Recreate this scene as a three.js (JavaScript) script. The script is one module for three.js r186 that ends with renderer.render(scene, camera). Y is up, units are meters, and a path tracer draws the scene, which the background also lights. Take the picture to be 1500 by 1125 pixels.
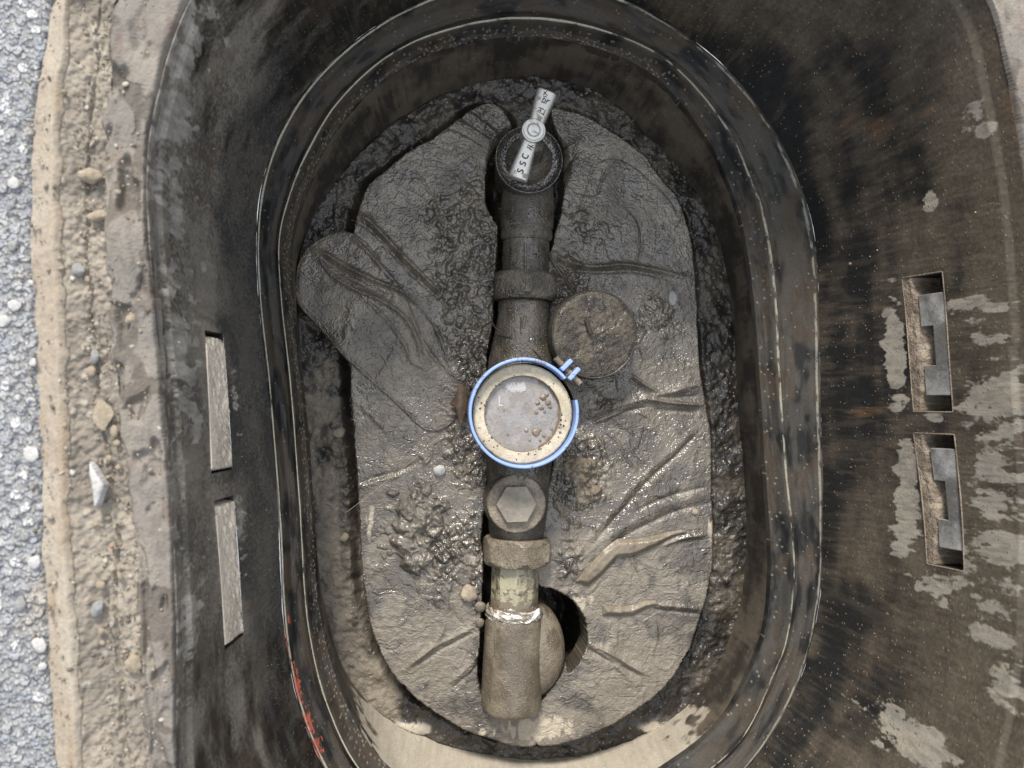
import * as THREE from 'three';
import { mergeGeometries, mergeVertices } from 'three/addons/utils/BufferGeometryUtils.js';
import { FontLoader } from 'three/addons/loaders/FontLoader.js';
import { TextGeometry } from 'three/addons/geometries/TextGeometry.js';
import { RoundedBoxGeometry } from 'three/addons/geometries/RoundedBoxGeometry.js';

// ---------------------------------------------------------------- camera, sky, sun, exposure
const scene = new THREE.Scene();
const camera = new THREE.PerspectiveCamera(50, 4 / 3, 0.02, 2000);
camera.position.set(-0.085, 0.44, 0.0);
camera.up.set(0, 0, -1);
camera.lookAt(-0.085 + Math.tan(0.105), -0.56, -Math.tan(0.025));
camera.focus = 0.615;
camera.userData.fStop = 8;
camera.updateMatrixWorld(true);
const renderer = new THREE.WebGLRenderer({ antialias: true });
renderer.toneMapping = THREE.LinearToneMapping;
renderer.toneMappingExposure = 3.0;
renderer.shadowMap.enabled = true;

// bright haze-white sky, a little brighter overhead
{
  const w = 256, h = 128, d = new Float32Array(w * h * 4);
  for (let j = 0; j < h; j++) for (let i = 0; i < w; i++) {
    const el = Math.sin((j + 0.5 - h / 2) / h * Math.PI);
    const up = Math.max(0, el), L = el < 0 ? 0.25 : 0.52 * (1 + 2.2 * up * up) / 2.4;
    const o = (j * w + i) * 4;
    d[o] = L * 0.94; d[o + 1] = L * 0.985; d[o + 2] = L * 1.07; d[o + 3] = 1;
  }
  const t = new THREE.DataTexture(d, w, h, THREE.RGBAFormat, THREE.FloatType);
  t.mapping = THREE.EquirectangularReflectionMapping; t.magFilter = THREE.LinearFilter; t.needsUpdate = true;
  scene.background = t; scene.environment = t;
}
const sun = new THREE.DirectionalLight(0xfff7ec, 2.2);
sun.position.set(-0.25, 0.80, -1.2); sun.target.position.set(0, -0.1, 0);
sun.castShadow = true; sun.shadow.radius = 26; sun.shadow.mapSize.set(2048, 2048);
Object.assign(sun.shadow.camera, { left: -1, right: 1, top: 1, bottom: -1, near: 0.1, far: 5 });
scene.add(sun, sun.target);

// ---------------------------------------------------------------- helpers
let seed = 7;
const rnd = () => { seed = (seed * 1664525 + 1013904223) >>> 0; return seed / 4294967296; };
const rr = (a, b) => a + (b - a) * rnd();
const clamp = (x, a = 0, b = 1) => Math.min(b, Math.max(a, x));
const mix = (a, b, t) => a + (b - a) * t;
const ss = (a, b, x) => { const t = clamp((x - a) / (b - a)); return t * t * (3 - 2 * t); };
const mix3 = (a, b, t) => [mix(a[0], b[0], t), mix(a[1], b[1], t), mix(a[2], b[2], t)];
const mul3 = (a, k) => [a[0] * k, a[1] * k, a[2] * k];
function hash(i, j, s) {
  let h = Math.imul(i, 374761393) + Math.imul(j, 668265263) + Math.imul(s, 1274126177) | 0;
  h = Math.imul(h ^ (h >>> 13), 1274126177); h ^= h >>> 16; return (h >>> 0) / 4294967296;
}
function vn(x, y, s = 0, per = 0) {                            // value noise 0..1, periodic when per > 0
  let i = Math.floor(x), j = Math.floor(y); const fx = x - i, fy = y - j;
  let i1 = i + 1, j1 = j + 1;
  if (per) { i = ((i % per) + per) % per; j = ((j % per) + per) % per; i1 = (i + 1) % per; j1 = (j + 1) % per; }
  const u = fx * fx * (3 - 2 * fx), v = fy * fy * (3 - 2 * fy);
  return mix(mix(hash(i, j, s), hash(i1, j, s), u), mix(hash(i, j1, s), hash(i1, j1, s), u), v);
}
function fbm(x, y, s = 0, oct = 4, per = 0) {
  let a = 0, k = 0.5, n = 0;
  for (let o = 0; o < oct; o++) { a += k * vn(x, y, s + o * 17, per); n += k; k *= 0.5; x *= 2; y *= 2; per *= 2; }
  return a / n;
}
const ridge = (x, y, s, oct = 3, per = 0) => { let a = 0, k = 0.5, n = 0; for (let o = 0; o < oct; o++) { a += k * (1 - Math.abs(2 * vn(x, y, s + o * 31, per) - 1)); n += k; k *= 0.5; x *= 2; y *= 2; per *= 2; } return a / n; };
function worley(x, y, s, per = 0) {                            // [distance to nearest, distance to second, id]
  const i = Math.floor(x), j = Math.floor(y); let d1 = 9, d2 = 9, id = 0;
  for (let a = -1; a <= 1; a++) for (let b = -1; b <= 1; b++) {
    let p = i + a, q = j + b; const wp = per ? ((p % per) + per) % per : p, wq = per ? ((q % per) + per) % per : q;
    const dx = p + hash(wp, wq, s) - x, dy = q + hash(wp, wq, s + 9) - y, d = Math.hypot(dx, dy);
    if (d < d1) { d2 = d1; d1 = d; id = hash(wp, wq, s + 5); } else if (d < d2) d2 = d;
  }
  return [d1, d2, id];
}
const F = 562.5 / Math.tan(25 * Math.PI / 180);
function at(px, py, y) {                                       // the point of the level y that the photograph shows at (px, py)
  const v = new THREE.Vector3((px - 750) / F, (562.5 - py) / F, -1).transformDirection(camera.matrixWorld);
  const t = (y - camera.position.y) / v.y;
  return new THREE.Vector3(camera.position.x + v.x * t, y, camera.position.z + v.z * t);
}
const inv = camera.matrixWorld.clone().invert();
function pix(v) { const c = v.clone().applyMatrix4(inv); return [750 + F * c.x / -c.z, 562.5 - F * c.y / -c.z]; }
const mm = (px, y) => px * (camera.position.y - y) / F * 1.003;  // a length in photograph pixels at level y, in metres
const xz = (pts, y) => pts.map(([a, b]) => { const p = at(a, b, y); return [p.x, p.z]; });
const lin2s = (c) => Math.round(255 * clamp(c <= 0.0031308 ? 12.92 * c : 1.055 * Math.pow(c, 1 / 2.4) - 0.055));
const S2L = new Uint8Array(4097); for (let i = 0; i <= 4096; i++) S2L[i] = lin2s(i / 4096);
function bake(w, h, fn) {                                      // fn(u, v) -> [r, g, b, roughness, height 0..1], linear colour
  const c = new Uint8Array(w * h * 4), r = new Uint8Array(w * h * 4);  // r: height in red, roughness in green
  for (let j = 0; j < h; j++) for (let i = 0; i < w; i++) {
    const q = fn((i + 0.5) / w, (j + 0.5) / h), o = (j * w + i) * 4;
    for (let k = 0; k < 3; k++) c[o + k] = S2L[Math.round(clamp(q[k]) * 4096)];
    r[o + 1] = Math.round(clamp(q[3]) * 255); r[o] = Math.round(clamp(q[4]) * 255);
    c[o + 3] = r[o + 3] = 255;
  }
  const mk = (d, srgb) => { const t = new THREE.DataTexture(d, w, h, THREE.RGBAFormat); t.magFilter = t.minFilter = THREE.LinearFilter; t.wrapS = t.wrapT = THREE.RepeatWrapping; if (srgb) t.colorSpace = THREE.SRGBColorSpace; t.needsUpdate = true; return t; };
  const t = mk(r); return { map: mk(c, true), roughnessMap: t, bumpMap: t };
}
const baked = (w, h, bumpScale, fn, extra = {}) => new THREE.MeshPhysicalMaterial({ ...bake(w, h, fn), bumpScale, roughness: 1, metalness: 0, side: THREE.DoubleSide, ...extra });

const used = {}, ORI = new Map();                              // ORI: where the thing that a part belongs to stands
const numbered = (n) => { used[n] = (used[n] ?? -1) + 1; return used[n] ? `${n}_${String(used[n]).padStart(3, '0')}` : n; };
function tag(o, label, category, group) { o.userData.label = label; if (category) o.userData.category = category; if (group) o.userData.group = group; return o; }
function thing(name, label, category, p = [0, 0, 0], group) { const g = new THREE.Group(); g.name = numbered(name); g.position.set(...p); ORI.set(g, g.position); scene.add(g); return tag(g, label, category, group); }
function mesh(name, geo, mat, parent = scene) { const m = new THREE.Mesh(geo, mat); m.name = parent === scene ? numbered(name) : name; m.castShadow = m.receiveShadow = true; parent.add(m); return m; }
function struct(name, geo, mat, label) { const m = mesh(name, geo, mat); m.userData.kind = 'structure'; m.userData.label = label; return m; }
function solo(name, geo, mat, label, category, group) { return tag(mesh(name, geo, mat), label, category, group); }
// geometry given in world coordinates, put under a thing that stands elsewhere
function under(name, geo, mat, parent) { const w = ORI.get(parent); geo.translate(-w.x, -w.y, -w.z); const m = mesh(name, geo, mat, parent); ORI.set(m, w); return m; }
function boxUV(g, tile = 0.1) {                                // metric texture coordinates by the dominant direction of the normal
  const geo = g.index ? g.toNonIndexed() : g; if (!geo.attributes.uv) geo.setAttribute('uv', new THREE.BufferAttribute(new Float32Array(geo.attributes.position.count * 2), 2)); const p = geo.attributes.position, uv = new Float32Array(p.count * 2);
  const a = new THREE.Vector3(), b = new THREE.Vector3(), c = new THREE.Vector3(), n = new THREE.Vector3();
  for (let i = 0; i < p.count; i += 3) {
    a.fromBufferAttribute(p, i); b.fromBufferAttribute(p, i + 1); c.fromBufferAttribute(p, i + 2);
    n.copy(b).sub(a).cross(c.clone().sub(a)); const ax = Math.abs(n.x), ay = Math.abs(n.y), az = Math.abs(n.z);
    [a, b, c].forEach((q, k) => { const [u, v] = ay >= ax && ay >= az ? [q.x, q.z] : ax > az ? [q.y, q.z] : [q.x, q.y]; uv[(i + k) * 2] = u / tile; uv[(i + k) * 2 + 1] = v / tile; });
  }
  geo.setAttribute('uv', new THREE.BufferAttribute(uv, 2)); return geo;
}
const spline = (pts, n = 12, closed = true) => new THREE.CatmullRomCurve3(pts.map(([a, b]) => new THREE.Vector3(a, 0, b)), closed, 'centripetal').getPoints(pts.length * n).map((p) => [p.x, p.z]);
const deep = (geo, f) => { const p = geo.attributes.position, v = new THREE.Vector3(); for (let i = 0; i < p.count; i++) { v.fromBufferAttribute(p, i); f(v, i); p.setXYZ(i, v.x, v.y, v.z); } geo.computeVertexNormals(); return geo; };
function segDist(x, z, a, b) { const dx = b[0] - a[0], dz = b[1] - a[1], t = clamp(((x - a[0]) * dx + (z - a[1]) * dz) / (dx * dx + dz * dz || 1)); const qx = a[0] + t * dx, qz = a[1] + t * dz; return [Math.hypot(x - qx, z - qz), qx, qz, t]; }
function polyTools(poly) {
  const n = poly.length, inside = (x, z) => { let c = false; for (let i = 0, j = n - 1; i < n; j = i++) { const a = poly[i], b = poly[j]; if ((a[1] > z) !== (b[1] > z) && x < (b[0] - a[0]) * (z - a[1]) / (b[1] - a[1]) + a[0]) c = !c; } return c; };
  const near = (x, z) => { let best = [9, 0, 0, 0]; for (let i = 0, j = n - 1; i < n; j = i++) { const d = segDist(x, z, poly[j], poly[i]); if (d[0] < best[0]) best = d; } return best; };
  return { inside, near };
}
// strokes: folds and creases drawn as polylines with a width and a height
function strokes(list, y) {
  const L = list.map(([pts, w, h, kind]) => { const P = xz(spline(pts, 6, false), y), W = mm(w, y); const xs = P.map((p) => p[0]), zs = P.map((p) => p[1]); return { P, W, h: h / 1000, kind, b: [Math.min(...xs) - 3 * W, Math.max(...xs) + 3 * W, Math.min(...zs) - 3 * W, Math.max(...zs) + 3 * W] }; });
  return (x, z) => {
    let s = 0;
    for (const q of L) {
      if (x < q.b[0] || x > q.b[1] || z < q.b[2] || z > q.b[3]) continue;
      let d = 9, side = 1, tt = 0; for (let i = 1; i < q.P.length; i++) { const e = segDist(x, z, q.P[i - 1], q.P[i]); if (e[0] < d) { d = e[0]; tt = (i - 1 + e[3]) / (q.P.length - 1); side = Math.sign((q.P[i][0] - q.P[i - 1][0]) * (z - q.P[i - 1][1]) - (q.P[i][1] - q.P[i - 1][1]) * (x - q.P[i - 1][0])); } }
      const taper = Math.min(1, tt * 6, (1 - tt) * 6) * 0.75 + 0.25, r = d / q.W;
      if (q.kind === 'step') s += taper * q.h * (side > 0 ? Math.exp(-r * r * 0.35) : Math.exp(-r * r * 9));
      else s += 1.12 * taper * q.h * (0.55 * Math.exp(-Math.sqrt(r * r + 0.02) * 2.0) * 1.33 + 0.45 * Math.exp(-r * r * 0.9));
    }
    return s;
  };
}
// a sheet on a fine grid, cut along a world polygon, rounded down at its edge to a lower level
function sheet(poly, step, top, bottom, round, uvOf) {
  const { inside, near } = polyTools(poly); const xs = poly.map((p) => p[0]), zs = poly.map((p) => p[1]);
  const x0 = Math.min(...xs) - step * 1.5, z0 = Math.min(...zs) - step * 1.5, nx = Math.ceil((Math.max(...xs) - x0) / step) + 2, nz = Math.ceil((Math.max(...zs) - z0) / step) + 2;
  const ins = new Uint8Array(nx * nz); for (let j = 0; j < nz; j++) for (let i = 0; i < nx; i++) ins[j * nx + i] = inside(x0 + i * step, z0 + j * step) ? 1 : 0;
  const id = new Int32Array(nx * nz).fill(-1), pos = [], uv = [], idx = [];
  const vert = (i, j) => {
    const k = j * nx + i; if (id[k] >= 0) return id[k];
    let x = x0 + i * step, z = z0 + j * step, y; const d = near(x, z);
    if (ins[k]) { const e = Math.min(1, d[0] / round); y = top(x, z, d[0]) - round * (1 - Math.sqrt(1 - (1 - e) * (1 - e))) * 0.8; }
    else { x = d[1]; z = d[2]; y = typeof bottom === 'function' ? bottom(x, z) : bottom; }
    id[k] = pos.length / 3; pos.push(x, y, z); uv.push(...uvOf(x, z)); return id[k];
  };
  for (let j = 0; j < nz - 1; j++) for (let i = 0; i < nx - 1; i++) {
    const k = j * nx + i; if (!(ins[k] || ins[k + 1] || ins[k + nx] || ins[k + nx + 1])) continue;
    const a = vert(i, j), b = vert(i + 1, j), c = vert(i, j + 1), d = vert(i + 1, j + 1);
    if ((i + j) & 1) idx.push(a, c, b, b, c, d); else idx.push(a, c, d, a, d, b);
  }
  const g = new THREE.BufferGeometry(); g.setAttribute('position', new THREE.Float32BufferAttribute(pos, 3)); g.setAttribute('uv', new THREE.Float32BufferAttribute(uv, 2)); g.setIndex(idx); g.computeVertexNormals(); return g;
}
function loft(cols, rows, fn, uvOf, skip) {                    // fn(i, j) -> Vector3
  const pos = [], uv = [], idx = [];
  for (let j = 0; j < rows; j++) for (let i = 0; i < cols; i++) { const p = fn(i, j); pos.push(p.x, p.y, p.z); uv.push(...uvOf(i, j, p)); }
  for (let j = 0; j < rows - 1; j++) for (let i = 0; i < cols - 1; i++) { if (skip && skip(i, j)) continue; const a = j * cols + i; idx.push(a, a + 1, a + cols, a + 1, a + cols + 1, a + cols); }
  const g = new THREE.BufferGeometry(); g.setAttribute('position', new THREE.Float32BufferAttribute(pos, 3)); g.setAttribute('uv', new THREE.Float32BufferAttribute(uv, 2)); g.setIndex(idx); g.computeVertexNormals(); return g;
}
const lathe = (pts, seg = 64) => new THREE.LatheGeometry(pts.map(([r, y]) => new THREE.Vector2(Math.max(r, 1e-5), y)), seg);
function rock(r, s, det = 3, rough = 0.35, sx = 1, sy = 0.7, sz = 1) {
  let g = new THREE.IcosahedronGeometry(1, det); g.deleteAttribute('uv'); g.deleteAttribute('normal'); g = mergeVertices(g);
  const cuts = []; for (let k = 0; k < 9; k++) { const v = new THREE.Vector3(hash(k, 1, s) - 0.5, hash(k, 2, s) - 0.5, hash(k, 3, s) - 0.5).normalize(); cuts.push([v, 0.62 + 0.3 * hash(k, 4, s)]); }
  deep(g, (v) => { const n = v.clone(); for (const [c, d] of cuts) { const e = n.dot(c) - d; if (e > 0) n.addScaledVector(c, -e * 0.85 * Math.min(1, rough * 2.5)); } const w = 1 + rough * 0.35 * (vn(v.x * 3 + s, v.y * 3 + v.z * 4, s) - 0.5); v.copy(n.multiplyScalar(w * r)); v.x *= sx; v.y *= sy; v.z *= sz; });
  return g;
}

// ---------------------------------------------------------------- the shape of the box: contours read from the photograph, each at its own level
const Y = { rim: 0, c3: -0.150, c2: -0.158, c1: -0.166, c0: -0.243, panel: -0.215, axis: -0.215 };
const contour = (pts, y) => spline(xz(pts, y), 14);
const C4 = contour([[800, -270], [1150, -215], [1345, -110], [1440, 0], [1470, 110], [1493, 230], [1508, 350], [1520, 560], [1530, 800], [1510, 1050], [1440, 1270], [1250, 1420], [850, 1500], [520, 1450], [350, 1320], [278, 1200], [266, 1125], [263, 900], [254, 700], [238, 500], [222, 330], [222, 220], [243, 110], [285, 0], [360, -90], [500, -190]], Y.rim);
const C3 = contour([[770, -38], [905, -5], [1010, 55], [1100, 140], [1160, 240], [1190, 330], [1200, 450], [1203, 600], [1206, 750], [1200, 880], [1170, 1000], [1090, 1130], [960, 1230], [750, 1285], [580, 1240], [490, 1150], [440, 1040], [418, 930], [408, 760], [392, 560], [379, 440], [376, 350], [384, 270], [414, 185], [480, 95], [600, 10]], Y.c3);
const C2 = contour([[780, 32], [890, 52], [980, 96], [1060, 188], [1092, 256], [1112, 310], [1130, 420], [1138, 560], [1148, 690], [1160, 830], [1149, 937], [1134, 976], [1084, 1080], [1000, 1150], [900, 1195], [750, 1215], [610, 1190], [530, 1125], [482, 1030], [455, 920], [441, 730], [428, 560], [414, 430], [412, 350], [425, 295], [450, 232], [500, 150], [580, 80], [680, 42]], Y.c2);
const C1 = contour([[780, 52], [880, 70], [962, 112], [1035, 200], [1068, 268], [1088, 330], [1104, 430], [1114, 560], [1122, 690], [1130, 830], [1122, 920], [1108, 965], [1060, 1055], [985, 1120], [895, 1165], [750, 1184], [620, 1160], [550, 1105], [502, 1020], [470, 910], [455, 730], [440, 560], [426, 430], [425, 355], [438, 300], [462, 242], [510, 165], [590, 97], [690, 60]], Y.c1);
const C0 = contour([[790, 117], [870, 136], [940, 195], [1005, 262], [1050, 345], [1072, 450], [1082, 600], [1092, 720], [1090, 840], [1066, 940], [1022, 1018], [940, 1076], [860, 1102], [775, 1108], [690, 1098], [625, 1076], [556, 1040], [507, 985], [477, 900], [462, 800], [452, 650], [438, 500], [436, 400], [455, 330], [505, 255], [570, 190], [640, 146], [710, 124]], Y.c0);
const spA = at(765, 420, -0.2), spB = at(765, 770, -0.2), spX = (at(765, 590, -0.2).x), zA = spA.z, zB = spB.z;
const R0 = 0.2, ARC = R0 * Math.PI / 2, LEN = zB - zA, HALF = 2 * ARC + LEN;
function ray(s) {                                              // s: metres along the perimeter, from the near end clockwise: the left side first
  s = (s + HALF) % (2 * HALF); const left = s > HALF; let q = left ? 2 * HALF - s : s, o, d;
  if (q < ARC) { const a = q / R0; o = zA; d = [Math.sin(a), -Math.cos(a)]; } else if (q < ARC + LEN) { o = zA + q - ARC; d = [1, 0]; } else { const a = (q - ARC - LEN) / R0; o = zB; d = [Math.cos(a), Math.sin(a)]; }
  return { x: spX, z: o, dx: left ? -d[0] : d[0], dz: d[1] };
}
function hit(C, r) { let best = 0; for (let i = 0; i < C.length - 1; i++) { const a = C[i], b = C[i + 1], ex = b[0] - a[0], ez = b[1] - a[1], det = r.dx * ez - r.dz * ex; if (Math.abs(det) < 1e-14) continue; const wx = a[0] - r.x, wz = a[1] - r.z, t = (wx * ez - wz * ex) / det, u = (wx * r.dz - wz * r.dx) / det; if (u >= -1e-6 && u <= 1 + 1e-6 && t > best) best = t; } return best; }
const TN = 1400, RT = [C0, C1, C2, C3, C4].map((C) => { const a = new Float64Array(TN + 1); for (let i = 0; i <= TN; i++) a[i] = hit(C, ray(i / TN * 2 * HALF)); return a; });
const radius = (k, s) => { const q = clamp(s / (2 * HALF)) * TN, i = Math.min(TN - 1, Math.floor(q)); return mix(RT[k][i], RT[k][i + 1], q - i); };
const put = (s, r, y) => { const q = ray(s); return new THREE.Vector3(q.x + q.dx * r, y, q.z + q.dz * r); };
const wallAt = (s, f, out = 0) => put(s, mix(radius(3, s), radius(4, s), f) + out + 0.004 * Math.sin(f * Math.PI), mix(Y.c3, Y.rim - 0.001, f));
// where on the wall (s, f) is the spot that the photograph shows at (px, py)?
const probe = []; for (let i = 0; i <= 700; i++) for (let j = 0; j <= 50; j++) { const s = i / 700 * 2 * HALF, f = j / 50, [a, b] = pix(wallAt(s, f)); if (a > -80 && a < 1580 && b > -80 && b < 1220) probe.push([s, f, a, b]); }
function findWall(px, py) { let s = 0, f = 0, w = 0; const best = probe.map((q) => [(q[2] - px) ** 2 + (q[3] - py) ** 2, q]).sort((a, b) => a[0] - b[0]).slice(0, 4); for (const [d, q] of best) { const k = 1 / (d + 0.3); s += q[0] * k; f += q[1] * k; w += k; } return [s / w, f / w]; }
const WALLH = 0.155;                                           // slant height of the upper wall, metres
const hole = { c: at(806, 930, -0.23), r: 0.038 };

// ---------------------------------------------------------------- surfaces
const K = { plastic: [0.0085, 0.0088, 0.0088], film: [0.050, 0.037, 0.025], silt: [0.23, 0.205, 0.165], wet: [0.062, 0.055, 0.046], wetter: [0.036, 0.032, 0.027], dry: [0.20, 0.168, 0.125], tan: [0.33, 0.265, 0.185], cream: [0.36, 0.33, 0.275], mortar: [0.140, 0.128, 0.115], sand: [0.265, 0.225, 0.178], ochre: [0.21, 0.152, 0.09] };
// mud that repeats every tile: c1 to c2 in patches, gritty, part wet
function mudTile(c1, c2, { s = 1, grit = 0.5, rough = [0.35, 0.75], bump = 0.0008, n = 512, speck = 0.02, lump = 6, extra = {} } = {}) {
  return baked(n, n, bump, (u, v) => {
    const a = fbm(u * lump, v * lump, s, 5, lump), b = fbm(u * 40, v * 40, s + 3, 3, 40), g = vn(u * 128, v * 128, s + 7, 128), r = ridge(u * 24, v * 24, s + 11, 3, 24);
    const w = worley(u * 64, v * 64, s + 13, 64), peb = w[2] > 1 - speck * 8 ? 1 - ss(0.12, 0.42, w[0]) : 0;
    let c = mix3(c1, c2, clamp(ss(0.35, 0.65, a) * 0.75 + (g - 0.5) * grit)); c = mul3(c, 0.8 + 0.4 * b);
    if (peb > 0.3 && hash(Math.floor(w[2] * 9999), 3, s) > 0.6) c = mix3(c, mix3(c2, [0.25, 0.215, 0.165], 0.6), peb * 0.8);
    const wet = ss(0.42, 0.6, fbm(u * 10, v * 10, s + 23, 4, 10));
    return [...c, clamp(mix(rough[1], rough[0], wet) + (g - 0.5) * 0.16), clamp(a * 0.35 + b * 0.25 + r * 0.2 + g * 0.12 * (1 + grit) + peb * 0.35)];
  }, extra);
}
const M = {};
M.pipeMud = mudTile([0.036, 0.031, 0.024], [0.078, 0.066, 0.050], { s: 11, bump: 0.0016, rough: [0.24, 0.6], extra: { ior: 1.6 } });
M.pipeDry = mudTile([0.105, 0.086, 0.062], [0.21, 0.178, 0.132], { s: 21, bump: 0.0011, rough: [0.42, 0.8], grit: 0.7 });
M.lidMud = mudTile([0.026, 0.021, 0.015], [0.088, 0.072, 0.05], { s: 31, bump: 0.0014, rough: [0.3, 0.6], grit: 0.7, speck: 0.03, lump: 8 });
M.lidEdge = mudTile([0.022, 0.019, 0.014], [0.055, 0.045, 0.032], { s: 33, bump: 0.0006, n: 256 });
M.slotMud = mudTile([0.105, 0.082, 0.06], [0.24, 0.198, 0.148], { s: 51, bump: 0.0016, rough: [0.6, 0.9], grit: 0.8 });
M.slotMudPale = mudTile([0.46, 0.405, 0.33], [0.62, 0.555, 0.46], { s: 53, bump: 0.0010, rough: [0.6, 0.9], grit: 0.6 });
M.tab = mudTile([0.085, 0.083, 0.077], [0.28, 0.28, 0.275], { s: 61, bump: 0.0004, rough: [0.45, 0.75], grit: 0.25, lump: 5, speck: 0.003 });
M.pocket = mudTile([0.012, 0.011, 0.010], [0.04, 0.032, 0.024], { s: 63, bump: 0.0005, n: 256 });
M.pebbleTan = mudTile([0.215, 0.178, 0.13], [0.31, 0.262, 0.20], { s: 71, bump: 0.0006, rough: [0.75, 0.95], n: 256, extra: {} });
M.pebbleGrey = mudTile([0.15, 0.155, 0.16], [0.225, 0.224, 0.218], { s: 73, bump: 0.0006, rough: [0.7, 0.95], n: 256 });
M.pebbleWhite = mudTile([0.33, 0.325, 0.315], [0.46, 0.458, 0.452], { s: 75, bump: 0.0006, rough: [0.6, 0.9], n: 256 });
M.pebbleRust = mudTile([0.19, 0.10, 0.06], [0.26, 0.165, 0.105], { s: 77, bump: 0.0006, rough: [0.7, 0.95], n: 256 });
M.lump = mudTile([0.082, 0.073, 0.06], [0.13, 0.117, 0.096], { s: 81, bump: 0.0010, rough: [0.3, 0.55], grit: 0.4 });

// ---------------------------------------------------------------- ground: asphalt, sandy strip, gritty groove, mortar collar
// widths of the strips outside the rim, read on the left side at image rows, in pixels from the left
const rowsPx = [0, 110, 260, 370, 480, 600, 720, 800, 900, 1000, 1125];
const edges = { a: [158, 155, 152, 152, 160, 172, 188, 197, 203, 208, 214], b: [98, 97, 95, 98, 103, 105, 106, 112, 118, 122, 126], c: [82, 60, 44, 47, 53, 57, 62, 63, 70, 74, 80] };
function stripAt(key, s) {
  const p4 = put(s, radius(4, s), 0), L = s > 0.5 * ARC && s < HALF - 0.35 * ARC; const def = { a: 0.027, b: 0.048, c: 0.066 }[key];
  if (!L) return def;
  const py = clamp(pix(p4)[1], 0, 1125); let i = 0; while (i < rowsPx.length - 2 && rowsPx[i + 1] < py) i++;
  const x = mix(edges[key][i], edges[key][i + 1], clamp((py - rowsPx[i]) / (rowsPx[i + 1] - rowsPx[i])));
  return Math.max(0.006, Math.hypot(at(x, py, 0).x - p4.x, 0)) || def;
}
const gCols = []; for (let s = 0; s < 2 * HALF;) { gCols.push(s); s += s > ARC * 0.55 && s < HALF - ARC * 0.2 ? 0.0009 : s > HALF && s < HALF + ARC * 1.3 ? 0.0025 : 0.008; } gCols.push(2 * HALF);
const smoothArr = (f) => { const a = gCols.map(f); return a.map((_, i) => { let t = 0, n = 0; for (let k = -30; k <= 30; k++) { const q = a[Math.min(a.length - 1, Math.max(0, i + k))]; t += q; n++; } return t / n; }); };
const offA = smoothArr((s) => stripAt('a', s)), offB = smoothArr((s) => stripAt('b', s)), offC = smoothArr((s) => stripAt('c', s)), rimR = gCols.map((s) => radius(4, s));
const rag = (s, k, amp) => amp * (fbm(s * 90, k, 5, 4) - 0.5);
const gUV = (i, j, p) => [p.x / 0.25, p.z / 0.25];
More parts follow.
